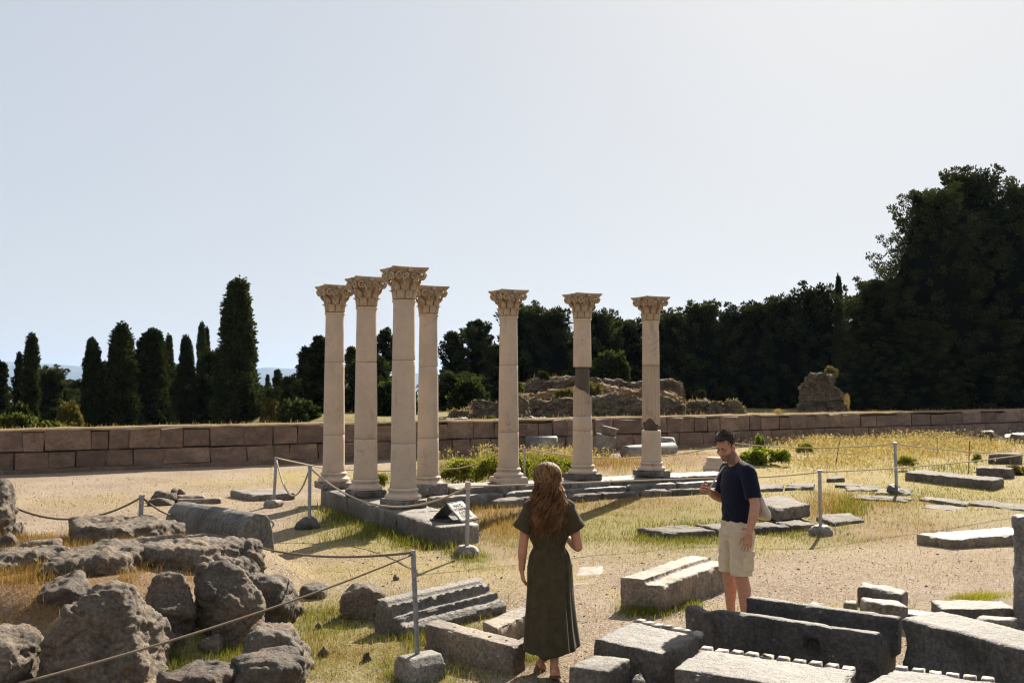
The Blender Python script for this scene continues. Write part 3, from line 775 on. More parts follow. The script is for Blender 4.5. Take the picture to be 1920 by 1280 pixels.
def dentils(name, label, A, B, Cc, h, n, seed, side='cd', mat='stone', size=.05, z0=-.06, first=0, big=0.0):
    """slab with a row of square teeth along one upper edge; each tooth is a part"""
    ob = block3(name, label, A, B, Cc, h, M[mat], 'cornice block', z0=z0, voxel=.016, wear=7, amp=.007, seed=seed, big=big)
    a, b, c = g(*A, h), g(*B, h), g(*Cc, h); d = a + c - b
    p0, p1 = (d, c) if side == 'cd' else (a, d)
    u = (p1 - p0); L = u.length; u.normalize(); nrm = (d - a if side == 'cd' else d - c); nrm = (nrm - u * nrm.dot(u)).normalized()
    o = Vector(ob.location); r = random.Random(seed)
    for i in range(first, n):
        bm = bmesh.new(); bmesh.ops.create_cube(bm, size=1.0); bmesh.ops.bevel(bm, geom=bm.edges[:], offset=.07, segments=2, affect='EDGES')
        for v in bm.verts: v.co = Vector((v.co.x * L / n * .70, v.co.y * size * 1.9, v.co.z * size * 1.0)) + Vector([r.uniform(-.003, .003) for _ in range(3)])
        me = bm_mesh('tooth', bm, True)
        p = p0 + u * (L * (i + .5) / n) + nrm * (size * .55) - o + Vector((0, 0, -.020 + r.uniform(-.004, .004)))
        put('tooth', me, M['tooth'], ob, loc=p, rot=(0, 0, math.atan2(u.y, u.x) + r.uniform(-.06, .06)))
    return ob
M['tooth'] = stone_mat('sunlit_toned_limestone', (.34, .305, .255), (.24, .21, .175), lichen_amt=.15, pale_amt=.3, bump=.4)  # teeth much paler than their slabs: sunlight put into the colour
M['slabtop'] = stone_mat('speckled_dark_slab', (.165, .140, .112), (.075, .064, .052), lichen_amt=.55, pale_amt=.6, bump=.8, rough=.6)
dentils('dentil_block', 'square dark slab with short worn teeth along its far edge, beside the small block', (1110, 1194), (1239, 1224), (1312, 1189), .36, 7, 1, mat='slabtop')
dentils('dentil_block', 'long speckled slab with a row of teeth, in front of the channelled block', (1309, 1214), (1263, 1252), (1580, 1300), .36, 10, 2, side='ad', mat='slabtop')
dentils('dentil_block', 'toothed slab cut by the bottom picture edge, below the dark gap', (1674, 1252), (1618, 1284), (1822, 1312), .36, 6, 3, side='ad', mat='slabtop')
block3('small_block', 'small low grey block at the end of the dentil slab', (1065, 1248), (1138, 1257), (1184, 1233), .30, M['stone'], voxel=.016, wear=7, amp=.008, seed=4)
prf = [(0, -.06), (-.0, .20), (.03, .24), (.03, .40), (.0, .50), (.03, .52), (.44, .53), (.46, -.06)]
sweep('long_dark_block', 'long dark block with a sunlit white top running out of view', (1688, 1162), (1980, 1238), prf, .50, M['stone_dark'], seed=6, voxel=.02, amp=.01, wear=7)
# long grey block with a raised strip along its top, beside the man
def strip(q, b, c, d, a):
    up = Vector((0, 0, 1)); w = (a - b)
    p = [b + w * .45, c + w * .45, d, a]; V = [v - up * .1 for v in p] + [v + up * .045 for v in p]
    q.add(V, [(3, 2, 1, 0), (4, 5, 6, 7), (0, 1, 5, 4), (1, 2, 6, 5), (2, 3, 7, 6), (3, 0, 4, 7)])
block3('long_block', 'long grey block with a raised strip on top behind the man', (1162, 1090), (1243, 1097), (1367, 1053), .28, M['stone_warm'], voxel=.018, wear=8, amp=.01, big=.018, seed=7, extra=strip)
# fluted cornice fragment and its neighbours
fl = [(0, -.05), (-.02, .07), (.03, .13), (.05, .10), (.10, .12), (.12, .19), (.15, .16), (.20, .18), (.22, .27), (.24, .25), (.27, .25), (.29, .29), (.40, .30), (.43, -.05)]
sweep('fluted_fragment', 'pale fluted cornice fragment lying in the grass by the path', (762, 1183), (950, 1134), fl, .07, M['stone'], 'stone block', voxel=.014, wear=2, amp=.006, seed=8)
block3('slab_fragment', 'short pale slab between the fluted fragment and the woman', (905, 1166), (932, 1178), (1003, 1146), .18, M['stone_warm'], voxel=.018, wear=5, seed=9)
block3('long_slab', 'long narrow slab with small dowel holes, beside the nearest fence post', (822, 1160), (795, 1169), (962, 1212), .24, M['stone_warm'], voxel=.016, wear=7, amp=.007, seed=10)
sl = bpy.context.scene.objects['long_slab']
for f in (.28, .50, .68, .86):
    a_, b_, c_ = g(822, 1160, .24), g(795, 1169, .24), g(962, 1212, .24)
    p = b_ + (c_ - b_) * f + (a_ - b_) * .5 - Vector(sl.location); q = Geo(); q.lathe([(.012, -.02), (.013, -.001), (.011, .004)], 10)
    put('dark_dowel_disc', q.mesh('dark_dowel_disc'), M['joint'], sl, loc=p)  # solid dark disc, no hollow cut; its colour stands for the hole's shade
M['vault'] = stone_mat('streaked_grey_stone', (.20, .18, .15), (.085, .075, .062), lichen=(.03, .028, .025), lichen_amt=.5, pale_amt=.3, bump=.7, streak=.6)
# half round vault block by the boulders
vp = [(0, -.02), (.02, .30), (.07, .44), (.15, .53), (.25, .56), (.36, .54), (.45, .46), (.50, .30), (.52, -.02)]
sweep('vault_block', 'grey round topped block standing behind the boulders', (306, 976), (452, 1003), vp, .30, M['vault'], voxel=.022, wear=4, amp=.008, seed=11, chips=.3)
block3('flat_slab', 'flat dark slab on the gravel behind a fence post', (431, 918), (472, 927.5), (555, 923.5), .13, M['stone'], 'stone slab', voxel=.03, seed=12)
block3('inscribed_slab', 'thick slab with a pitted top lying tilted in the grass behind the man', (1409, 935), (1457, 954), (1519, 945), .24, M['old'], 'stone slab', voxel=.022, wear=6, amp=.012, seed=13, z0=.03)
block3('pale_slab', 'big flat pale slab on the open gravel', (1717, 1000), (1786, 1011.5), (1960, 997), .13, M['stone_warm'], 'stone slab', voxel=.03, seed=14)
q = Geo(); q.prism([(4.692, 9.30), (5.25, 9.27), (5.25, 9.42), (4.692, 9.44)], -.06, 1.03); me = weather(remesh(q, .022), 5, .012, 6, seed=15); o = poly_center(me)
tag(put('stele', me, M['marble_grey'], loc=o), 'upright pitted stone slab cut by the picture edge', 'stele')
# scatter of broken blocks
for i, (lab, A, B, Cc, h, kw) in enumerate([
  ('low broken block farthest back in the little heap near the channelled block', (1618, 1089), (1606, 1097), (1692, 1113), .17, dict(big=.02)),
  ('tilted grey wedge leaning in the heap of broken blocks', (1611, 1116), (1625, 1129), (1704, 1138), .20, dict(big=.012)),
  ('thin flat stone lying on the heap side of the long dark block', (1690, 1137), (1676, 1146), (1786, 1160), .14, dict(big=.02)),
  ('wide low slab with a broken tip near the upright stele', (1745, 1125), (1766, 1141), (1905, 1140), .15, dict(big=.01)),
  ('short pale block at the foot of the upright stele', (1838, 1153), (1822, 1161), (1896, 1163), .19, {}),
  ('tiny dark stone block beside the grey wedge', (1583, 1124), (1581, 1129), (1606, 1131), .08, {})]):
    block3('broken_block', lab, A, B, Cc, h, M['stone' if i != 2 else 'marble_grey'], voxel=.016, wear=8, amp=.010, seed=30 + i, **kw)
# foundation courses and flat blocks in the grass
for i, (lab, A, B, Cc, h) in enumerate([
  ('foundation block with a sunlit corner, beginning the course behind the man', (1193, 989), (1249, 998), (1345, 993), .16),
  ('foundation block with yellow grass growing over it behind the man', (1302, 982), (1348, 992.5), (1420, 989), .15),
  ('foundation block directly below the pitted tilted slab', (1385, 979), (1424, 989), (1482, 986), .14),
  ('foundation block touching the cement foot of a fence post', (1450, 977), (1484, 985), (1532, 982), .13),
  ('low rough foundation block past the fence post foot', (1530, 966), (1562, 979), (1624, 972), .08),
  ('short block with a broken back beside the row of curb stones', (1412, 908), (1408, 916), (1468, 914), .15),
  ('dark edged curb block behind the pitted tilted slab', (1476, 907), (1470, 914), (1524, 912), .14),
  ('small dark squared stone alone in the yellow grass', (1551, 893), (1550, 897), (1583, 896), .14),
  ('thin sunlit slab in front of the stone footed post', (1567, 905), (1566, 909), (1612, 911), .10),
  ('flat slab sunk in the grass near the stone footed post', (1584, 911), (1588, 918), (1652, 916), .08),
  ('flat slab under the round post stone', (1652, 914), (1640, 923), (1706, 925), .07),
  ('low paving slab among orange grass before the open gravel', (1608, 926), (1590, 933), (1700, 940), .06),
  ('long sunk kerb slab with a dark front edge', (1735, 928), (1722, 934), (1812, 946), .09),
  ('last sunk kerb slab at the picture edge', (1832, 936), (1815, 944), (1940, 957), .08),
  ('broken sunk slab beyond the kerb slabs', (1740, 944), (1730, 951), (1800, 957), .05),
  ('long low slab in yellow grass with a squared end', (1722, 879), (1696, 883.5), (1860, 901), .22),
  ('dark squared block standing at the end of the long low slab', (1836, 872), (1829, 875), (1896, 878.5), .27),
  ('dark rough block far out in the grass behind the thin rods', (1858, 848), (1852, 851), (1912, 852), .30)]):
    block3('foundation_block', lab, A, B, Cc, h * (.62 if i < 15 else .9), M['old'], voxel=.026, wear=9, amp=.016, seed=50 + i, big=.022)
# curb stones before the back row of columns
kerb = empty('kerb_row', g(1060, 930)); tag(kerb, 'row of worn kerb stones in front of the back columns', 'kerb')
ks = [(932, 938), (985, 934), (1052, 929), (1130, 924.5), (1205, 921), (1262, 919), (1318, 917), (1388, 914)]
for i in range(len(ks) - 1):
    a, b = g(*ks[i], .12), g(*ks[i + 1], .12); u = (b - a); n = Vector((-u.y, u.x, 0)).normalized()
    q = Geo(); q.extrude([(0, -.08), (0, .10), (.03, .125), (.36, .11), (.38, -.08)], a + u * .01, b - u * .01, n)
    me = weather(remesh(q, .026), 9, .026, 4, seed=80 + i, big=.03); V = get_V(me) - np.array(kerb.location); set_V(me, V); put('kerb_stone', me, M['old'], kerb)
# flush paving stones in the path
for i, (lab, A, B, Cc) in enumerate([('flush pale paving stone in the path to one side of the woman', (955, 1056), (985, 1064), (1040, 1060)), ('flush pale paving stone by the woman on the side of the man', (1085, 1062), (1072, 1080), (1128, 1076)), ('small flush paving stone nearest the long grey block', (1078, 1089), (1072, 1096), (1106, 1093))]):
    block3('paving_stone', lab, A, B, Cc, .018, M['stone_warm'], 'paving stone', voxel=.02, wear=6, amp=.006, seed=90 + i, z0=-.04)
# far drums and pieces before the wall
def far_drum(name, label, px, py, d, rad, h, mat, tilt=(0, 0, 0), prof=None, n=28, seed=0, z=0.0, cat='column drum', group=None):
    q = Geo(); q.lathe(prof or [(rad, 0), (rad * .99, h * .5), (rad * .97, h - .03), (rad * .93, h)], n)
    me = weather(q.mesh(name), 0, .012, 5, seed=seed); me.polygons.foreach_set('use_smooth', np.ones(len(me.polygons), bool))
    p = g(px, py) if d is None else at(px, py, d)
    return tag(put(name, me, mat, loc=(p.x, p.y, z), rot=tilt), label, cat, group)
far_drum('column_drum', 'squat wide grey drum standing before the terrace wall', 1015, 851, None, .52, .60, M['marble_grey'], prof=[(.55, -.1), (.55, .2), (.545, .52), (.50, .58)], seed=1)
stub = empty('tilted_column_stub', g(1127, 860), 0); tag(stub, 'broken column stub leaning over with a second piece stacked on top', 'column stub')
stub.rotation_euler = (0, R(13), 0)
q = Geo(); q.lathe([(.26, -.12), (.265, .3), (.275, .62), (.31, .70), (.31, .73)], 32); put('lower_piece', weather(q.mesh('lower_piece'), 0, .008, 6, seed=2), M['marble_grey'], stub)
q = Geo(); q.lathe([(.215, .735), (.22, .92), (.26, .955), (.26, .99)], 32); put('upper_piece', weather(q.mesh('upper_piece'), 0, .006, 6, seed=3), M['marble_grey'], stub, loc=(.06, 0, 0))
def lying(name, label, A, B, rad, mat, seed, cat='column drum'):
    a, b = g(*A), g(*B); u = (b - a); L = u.length
    q = Geo(); q.lathe([(rad * .93, 0), (rad, .03), (rad, L * .5), (rad * .98, L - .03), (rad * .9, L)], 28); me = weather(q.mesh(name), 0, .01, 5, seed=seed)
    me.polygons.foreach_set('use_smooth', np.ones(len(me.polygons), bool))
    return tag(put(name, me, mat, loc=(a.x, a.y, rad * .9), rot=u.to_track_quat('Z', 'Y').to_euler()), label, cat)
lying('lying_column', 'column shaft lying on its side behind the patched columns', (1172, 860), (1262, 852), .21, M['marble_grey'], 5)
lying('lying_shaft', 'thin pale shaft lying beside the squat wide drum', (1046, 855), (1110, 853), .10, M['marble_grey'], 6)
lying('lying_shaft', 'short pale drum lying in the tall weeds by the terrace wall', (906, 853), (934, 851), .15, M['marble_grey'], 7)
far_drum('hexagonal_base', 'faceted grey pedestal stone behind the partly fluted column', 1250, 850, None, .3, .5, M['marble_grey'], prof=[(.26, -.1), (.29, .05), (.31, .34), (.24, .52)], n=8, seed=6, cat='pedestal')
far_drum('spare_moulded_stone', 'spare moulded column base standing at the end of the platform', 1341, 889, None, .2, .2, M['column'], prof=[(.30, -.12), (.30, .02), (.24, .03), (.25, .06), (.24, .10), (.20, .12), (.205, .16), (.22, .18), (.215, .22)], n=40, seed=7, z=.2, cat='column base')
stf = g(1338, 893, .2)
block3('base_slab', 'dark flat slab under the spare column base', (1322, 884), (1310, 890), (1368, 890), .2, M['stone_dark'], 'stone slab', voxel=.03, seed=71)
for i, (lab, A, B, Cc, h) in enumerate([('dark squared stone at the foot of the far terrace wall', (1838, 806), (1834, 809), (1862, 810), .42), ('low rough stone farthest along the terrace wall', (1886, 815), (1882, 818), (1904, 818), .25), ('tilted pale stone piece on the farthest rough stones', (1900, 810), (1896, 814), (1925, 815), .36)]):
    block3('fallen_stone', lab, A, B, Cc, h, M['stone_dark' if i == 0 else 'stone'], voxel=.05, wear=8, amp=.03, seed=75 + i, big=.05)

# ------------------------------------------------------------------ boulders
def boulder(label, x0, x1, ytop, ybot, d, depth, seed, z0=None, flat=0.0, mat='boulder', lean=0.0, name='boulder', n=26, voxel=None, sharp=.78, shape=None):
    """rock filling a photograph box at distance d; its own depth in metres"""
    cx = (x0 + x1) / 2; p = at(cx, ybot, d); w = (x1 - x0) / F_PX * d; zt = at(cx, ytop, d).z; zb = z0 if z0 is not None else max(p.z, -.05)
    r = random.Random(seed); bm = bmesh.new(); h = zt - zb
    pts = []
    for i in range(n):
        while True:
            v = Vector((r.gauss(0, 1), r.gauss(0, 1), r.gauss(0, 1)))
            if v.length > .2: break
        v.normalize(); v = Vector([math.copysign(abs(c) ** sharp, c) for c in v])
        pts.append(v)
    if shape: pts = [Vector(s_) for s_ in shape] + pts[:8]
    mx = [max(abs(v[k]) for v in pts) for k in range(3)]
    for v in pts:
        zz = v.z / mx[2]; zz = (zz if zz < 1 - flat else 1 - flat) / (1 - flat) if flat else zz
        bm.verts.new((v.x / mx[0] * w / 2 + lean * zz * w * .25, v.y / mx[1] * depth / 2, (zz * .5 + .5) * (h + .12) - .12))
    bmesh.ops.convex_hull(bm, input=bm.verts[:])
    bmesh.ops.triangulate(bm, faces=bm.faces[:])
    vx = voxel or max(.012, min(.024, d * .0019))
    me = remesh(bm_mesh('temp', bm), vx)
    smooth_mesh(me, 3, .5)
    V = get_V(me); N = get_N(me); off = np.array([seed * 2.3, seed * 1.1, seed * .7])
    s = max(w, h, depth)
    ridg = 1 - np.abs(fbm(V * 3.2 + off, 4, 41)) * 2
    dsp = .05 * s * fbm(V * 2.0 / max(.6, s) + off, 3, 31) + .030 * ridg * min(1, s) + .016 * (1 - 2 * np.abs(fbm(V * np.array([5, 5, 9]) + off, 3, 7, .6))) * min(1, s * 1.4) + .020 * fbm(V * 15 + off, 5, 8, .75) + .006 * fbm(V * 40 + off, 2, 12) - .010 * sstep(.3, .6, vnoise(V * 8 + off, 77)) * min(1, s * 1.4) - .006 * sstep(.2, .5, vnoise(V * 26 + off, 78)) - .016 * sstep(.04, .0, np.abs(fbm(V * np.array([1.9, 1.9, 2.6]) / max(.7, s) + off, 2, 91))) * min(1, s)
    warp = V + .05 * np.stack([fbm(V * 5 + off, 2, 61), fbm(V * 5 + off, 2, 62), fbm(V * 5 + off, 2, 63)], -1)
    for sc_, am in ((2.6, .045), (6.0, .026), (15, .011)):          # broken ledges and facets, creased along the fractures
        f1, f2, cv_ = worley(warp * np.array([1, 1, 1.7]) * sc_ + off, 100 + int(sc_)); dsp = dsp + am * min(1, s) * ((cv_ - .5) * sstep(.0, .10, f2 - f1) - .35 * sstep(.09, .0, f2 - f1))
    set_V(me, V + N * dsp[:, None]); smooth_mesh(me, 1, .35); me.polygons.foreach_set('use_smooth', np.ones(len(me.polygons), bool))
    o = put(name, me, M[mat], loc=(p.x, d, zb)); FOOT_B.append((p.x, d, w * .40, depth * .36))
    return tag(o, label, 'boulder')
FOOT_B = []
boulder('brown rock half buried in dry grass below the sloping grey rock', 150, 236, 1096, 1150, 9.2, .6, 51, z0=.15)
boulder('flat brown rock half buried in dry grass at the outer edge', -10, 84, 1106, 1150, 9.3, .6, 52, z0=.15, flat=.4)
boulder('narrow rock wedged between the pyramid shaped and the upright boulder', 232, 290, 1108, 1190, 8.9, .4, 53, z0=.1)
boulder('largest pyramid shaped boulder, its peak above the rope', 84, 316, 1098, 1276, 7.9, .85, 1, shape=[(-.25, .1, 1), (-.05, -.2, .95), (.1, .2, .92), (-1, 0, -.9), (-.9, -.6, -1), (1, 0, -.75), (.95, -.5, -1), (.2, -1, -.9), (-.4, -.9, -.8), (.6, -.5, -.1), (-.65, -.2, .1), (0, 1, -1), (-.6, .8, -.6), (.7, .8, -.7)])
boulder('upright rounded boulder narrowing to its foot, beside the pyramid shaped one', 270, 366, 1074, 1215, 8.6, .5, 2, shape=[(-.5, 0, .95), (.2, .1, 1), (.75, 0, .72), (-1, 0, .35), (1, -.1, .1), (.9, 0, -.5), (-.75, 0, -.4), (.55, 0, -1), (-.1, -.3, -1), (0, -1, .3), (.1, -.9, -.5), (0, 1, .4), (0, 1, -.8)])
boulder('tall cracked boulder bulging over its foot, nearest the open path', 370, 489, 1057, 1200, 8.85, .6, 3, shape=[(-.9, 0, .95), (-.3, .1, 1), (.35, 0, .82), (1, 0, .2), (-1, 0, .5), (.95, -.2, -.3), (.6, 0, -.95), (-.4, 0, -1), (-.75, -.2, -.3), (.2, -1, .2), (-.4, -.9, .5), (.2, -.8, -.7), (0, 1, .3), (.1, 1, -.9)])
boulder('drooping end of the rock shelf behind the tall cracked boulder', 440, 547, 1078, 1165, 9.5, .7, 4)
boulder('broad flat rock shelf below the round topped block', 262, 492, 1018, 1105, 10.4, 1.3, 5, z0=.1, flat=.55)
boulder('flat topped pale rock at the back edge of the rock pile', 98, 338, 978, 1045, 11.9, 1.2, 6, z0=.15, flat=.6)
boulder('low grey rock wedged behind the broad rock shelf', 214, 334, 1012, 1052, 11.0, .9, 7, z0=.1, flat=.5)
boulder('long sloping grey rock across the middle of the rock pile', 90, 274, 1036, 1128, 9.8, 1.3, 8, z0=.1, flat=.5)
boulder('flat rock with a hollow at the outer edge of the pile', -20, 128, 1034, 1100, 9.9, 1.2, 9, z0=.1, flat=.55)
boulder('small orange capped rock at the outer edge of the pile', -6, 36, 995, 1040, 11.2, .4, 10, z0=.2)
boulder('tall grey rock leaning in at the picture edge above the others', -60, 19, 905, 1015, 11.9, .6, 11, z0=.1)
boulder('low dark rock at the foot of the tall grey rock', 8, 46, 973, 1005, 12.1, .4, 12, z0=.2)
boulder('knobbly rock joined to the shoulder of the pyramid shaped boulder', 60, 176, 1078, 1180, 8.9, .6, 13, z0=.05)
boulder('dark rock low in the corner beneath the rope', -50, 66, 1172, 1300, 7.7, .7, 14)
boulder('grey rock sinking into the grass below the two upright boulders', 462, 582, 1176, 1272, 7.9, .75, 15, lean=-.3, flat=.45)
boulder('flat cracked rock at the bottom of the picture', 430, 565, 1236, 1300, 7.35, .6, 16, flat=.6)
boulder('thin flat rock running off the bottom of the picture', 296, 452, 1258, 1320, 7.2, .5, 17, flat=.6)
boulder('small rock between the feet of the upright boulders', 372, 424, 1188, 1218, 8.5, .3, 18)
boulder('small loose stone on top of the sinking grey rock', 514, 545, 1170, 1190, 8.0, .12, 19, z0=.24)
boulder('low brown rock on the path edge past the rock shelf', 562, 614, 1092, 1114, 10.7, .35, 20)
boulder('rounded brown rock in the grass between boulders and fluted fragment', 640, 728, 1096, 1148, 9.8, .42, 21)
boulder('small brown stone leaning on the rounded brown rock', 708, 742, 1126, 1152, 9.6, .2, 22)
boulder('flat rock filling the gap in front of the vault block', 330, 470, 1010, 1042, 11.6, .6, 23, z0=.1, flat=.4)
boulder('low grey rock just inside the outer edge of the pile', 34, 110, 1008, 1048, 10.9, .5, 24, z0=.15, flat=.25)
boulder('small stone by the broken blocks before the channelled block', 1512, 1551, 1126, 1145, 9.9, .2, 25, mat='stone')
boulder('pale stone under the corner of the dentil slab', 1182, 1212, 1262, 1296, 6.95, .12, 26, mat='stone')
for i, (lab, x0, x1, yt, yb, d) in enumerate([('largest rubble stone by the thin fallen slabs', 284, 326, 918, 935, 19.2), ('rounded rubble stone touching the thin slabs', 306, 333, 923, 937, 18.9), ('little stone balanced on the rubble', 321, 334, 912, 925, 19.4), ('little pointed stone at the back of the rubble', 331, 346, 913, 926, 19.5), ('flat pale stone lying before the rubble', 275, 328, 934, 943, 18.6), ('round stone foot holding a fence post', 494, 530, 935, 950, 18.35), ('broad dark stone foot holding a fence post', 555, 598, 971, 992, 15.7), ('round black stone foot holding a fence post', 1661, 1701, 907, 925, 20.5)]):
    boulder(lab, x0, x1, yt, yb, d, .45 if i > 4 else .3, 100 + i, mat='boulder' if i < 5 else ('stone' if i == 5 else 'stone_dark'), name='stone', n=18, z0=0.0, voxel=.03)
block3('thin_slab', 'upper thin fallen slab by the rubble stones', (330, 926), (329, 929), (384, 930), .14, M['stone_warm'], 'stone slab', voxel=.03, seed=78)
block3('thin_slab', 'lower thin fallen slab by the rubble stones', (334, 931), (331, 935), (414, 935), .10, M['stone_warm'], 'stone slab', voxel=.03, seed=79)

for i, (lab, px, py, w_, hh) in enumerate([('small stone on the open ground past the drooping end of the shelf', 562, 1150, 30, .5), ('thumb sized looking stone between the path and the sinking grey rock', 598, 1176, 16, .6), ('little dark stone in the green grass under the rope, near the fence post', 690, 1236, 22, .6),
  ('angular stone in the orange grass above the pyramid shaped boulder', 214, 1088, 34, .55), ('flat small stone in the orange grass at the picture edge', 34, 1128, 40, .4), ('small stone lying in the gap right of the pyramid shaped boulder', 330, 1226, 34, .5),
  ('low crumbling stone in the grass before the tall cracked boulder', 446, 1214, 40, .45), ('pebble like pale stone on the straw ground by the fluted fragment', 706, 1168, 18, .6), ('small brown stone on the path behind the fluted fragment', 742, 1088, 16, .6), ('small stone half sunk in grass below the sinking grey rock', 606, 1228, 26, .5)]):
    p_ = g(px, py); hz_ = max(0.0, float(H(np.array([p_.x]), np.array([p_.y]))[0])); d_ = p_.y; pb = 720 + (CAMZ - hz_) / d_ * F_PX
    boulder(lab, px - w_ / 2, px + w_ / 2, pb - w_ * hh, pb, d_, w_ / F_PX * d_ * .9, 300 + i, z0=hz_, name='loose_stone', n=14)
# ------------------------------------------------------------------ fence posts and ropes
def post(label, top, foot_px, d, foot, r=.022, square=False, zfoot=.12, name='fence_post'):
    pt, pb = at(*top, d), at(*foot_px, d)
    root = empty(name, (pb.x, d, 0)); tag(root, label, 'fence post', 'posts of the rope fence')
    q = Geo(); a = Vector((0, 0, zfoot - .05)); b = pt - Vector((pb.x, d, 0))
    q.tube([a, b], [r, r], 4 if square else 12, round_ends=False)
    if not square: q.lathe([(r * 1.25, b.z - .03), (r * 1.25, b.z - .002)], 12, (b.x, b.y))
    me = q.mesh('pole'); put('pole', me, M['steel'], root)
    if foot == 'hex':
        q = Geo(); q.lathe([(.19, -.06), (.19, zfoot * .55), (.12, zfoot), (.03, zfoot)], 6); me = weather(remesh(q, .016), 4, .004, 9, seed=int(d * 10)); put('cement_foot', me, M['cement'], root, rot=(0, 0, .4))
    elif foot == 'block':
        q = Geo(); q.extrude([(-.13, -.05), (-.13, zfoot * .62), (-.07, zfoot), (.07, zfoot), (.13, zfoot * .62), (.13, -.05)], (-.12, -.09), (.15, .06), (-.49, .87)); me = weather(remesh(q, .013), 4, .003, 9, seed=2); put('cement_foot', me, M['cement'], root, rot=(0, 0, .15))
    return pt
P5 = post('square steel fence post nearest the camera, on a cement foot', (774.5, 1031), (783, 1230), 7.72, 'block', .019, True, .19)
P4 = post('fence post with a knotted top, in front of the stone sign', (877.5, 903), (875.5, 1022), 13.1, 'hex', .027, zfoot=.15)
P7 = post('fence post on a cement foot right of the man, with a short shadow', (1537, 881), (1538.5, 985), 15.1, 'hex', .026, zfoot=.13)
P2 = post('fence post standing behind the flat dark slab', (518, 857), (513, 935), 18.4, None, .028, zfoot=.06)
P3 = post('fence post near the far corner of the platform', (581, 873), (580, 971), 15.7, None, .028, zfoot=.12)
P8 = post('fence post in the yellow grass on a round black stone', (1678, 829), (1681, 910), 20.5, None, .03, zfoot=.1)
P6 = post('thin fence post in the weeds behind the cracked column', (983.5, 838), (983, 930), 20.9, None, .022, zfoot=0)
P1 = post('leaning fence post rising behind the flat topped rock', (266, 927), (259, 1040), 12.6, None, .03, zfoot=.1)
def rod(label, top, bot, d):
    a, b = at(*bot, d), at(*top, d); q = Geo(); q.tube([a - Vector((0, 0, .1)), b], [.012, .011], 8, round_ends=False); q.box(b, (.03, .03, .03))
    o = put('iron_rod', q.mesh('iron_rod'), M['bark']); return tag(o, label, 'iron rod')
rod('thin leaning iron rod in the dry grass', (1574, 829), (1567, 863), 26); rod('thin dark iron rod in front of the far rough block', (1818, 828), (1816, 880), 23.5); rod('short thin rod near the dry weeds by the wall', (1757, 821), (1757, 840), 32)
def rope(label, pts, mat='rope', r=.012):
    """pts: 3D knots with a sag (metres) for each span"""
    P = []
    for i in range(len(pts) - 1):
        a, sag = pts[i]; b = pts[i + 1][0]; n = 18
        for k in range(n if i < len(pts) - 2 else n + 1):
            f = k / n; P.append(a + (b - a) * f - Vector((0, 0, 4 * sag * f * (1 - f))))
    q = Geo(); q.tube(P, [r] * len(P), 7, round_ends=False, up=(0.01, .02, 1))
    return tag(put('rope', q.mesh('rope', True), M[mat]), label, 'rope')
dn = Vector((0, 0, -.03))
rope('rope running down across the boulders from the nearest steel post', [(P5 + dn, .05), (at(20, 1285, 5.2), 0)], 'rope_dark', .0075)
rope('sagging rope from the nearest steel post to the round topped block', [(P5 + dn * .6, .10), (at(440, 1012, 12.2), 0)], 'rope_dark', .011)
rope('dark rope sagging over the gravel to the leaning post', [(P1 + dn, .22), (at(18, 947, 12.2), 0)], 'rope_dark', .013)
rope('short rope from the leaning post down behind the round topped block', [(P1 + dn, .03), (at(322, 966, 14.3), 0)], 'rope_dark', .013)
rope('slack rope loop between the two posts near the platform corner', [(P2 + dn, .55), (P3 + dn, 0)], 'rope', .014)
rope('tight rope behind the columns from the post behind the flat slab', [(P2 + dn * .5, .0), (at(600, 876, 20.0), .06), (at(815, 878, 22.0), .12), (at(935, 850, 21.6), .0), (P6 + dn, 0)], 'rope', .014)
rope('rope drooping in front of the nearest column to the knotted post', [(P3 + dn, .42), (P4 + dn * 2, 0)], 'rope', .014)
rope('taut rope crossing in front of the back columns and behind both people', [(P4 + dn * 2, .0), (at(1330, 896, 15.0), .03), (P7 + dn, 0)], 'rope', .010)
rope('rope from the post right of the man out to the picture edge', [(P7 + dn, .06), (at(1960, 846, 19.0), 0)], 'rope', .010)
rope('rope sagging behind the back columns from the thin post in the weeds', [(P6 + dn, .28), (at(1372, 830, 24.0), 0)], 'rope', .014)
rope('far rope over the yellow grass to the post on the black stone', [(at(1372, 830, 24.0), .1), (P8 + dn, 0)], 'rope', .012)
rope('rope from the post on the black stone to the picture edge', [(P8 + dn, .05), (at(1960, 853, 21.0), 0)], 'rope', .012)
q = Geo()
for k in range(5): q.tube([P4 + dn * (1 + k * .8) + Vector((.033 * math.cos(a), .033 * math.sin(a), .008 * k)) for a in np.linspace(0, 6.6, 12)], [.011] * 12, 6, round_ends=False)
tag(put('rope_knot', q.mesh('rope_knot', True), M['rope']), 'rope wound around the top of the post before the sign', 'rope')

# ------------------------------------------------------------------ stone sign: two slabs leaning together with painted Greek lettering
f0, f1 = g(810, 975, SZ), g(864, 980, SZ); ax = Vector((.44, .9, 0)).normalized(); w = f1 - f0; W = w.length; wu = w.normalized(); ax = (ax - wu * ax.dot(wu)).normalized()
sign = empty('stone_sign', (f0 + f1) / 2, math.atan2(wu.y, wu.x)); tag(sign, 'little roof shaped stone sign with dark Greek lettering', 'sign')
AP = .225; D = .40; hw = W / 2
for nm, sgn in (('back_panel', -1), ('front_panel', 1)):
    L = math.hypot(hw, AP); q = Geo(); q.box((0, 0, 0), (L + .02, D, .028)); me = weather(remesh(q, .010), 2, .0012, 12, seed=4)
    put(nm, me, M['sign_stone'] if sgn > 0 else M['stone_dark'], sign, loc=(sgn * hw / 2, D / 2, AP / 2 + .022), rot=(0, sgn * math.atan2(AP, hw), 0))
q = Geo(); q.box((0, D / 2, .011), (W + .06, D + .03, .02)); put('base_plate', q.mesh('base_plate'), M['stone_dark'], sign)
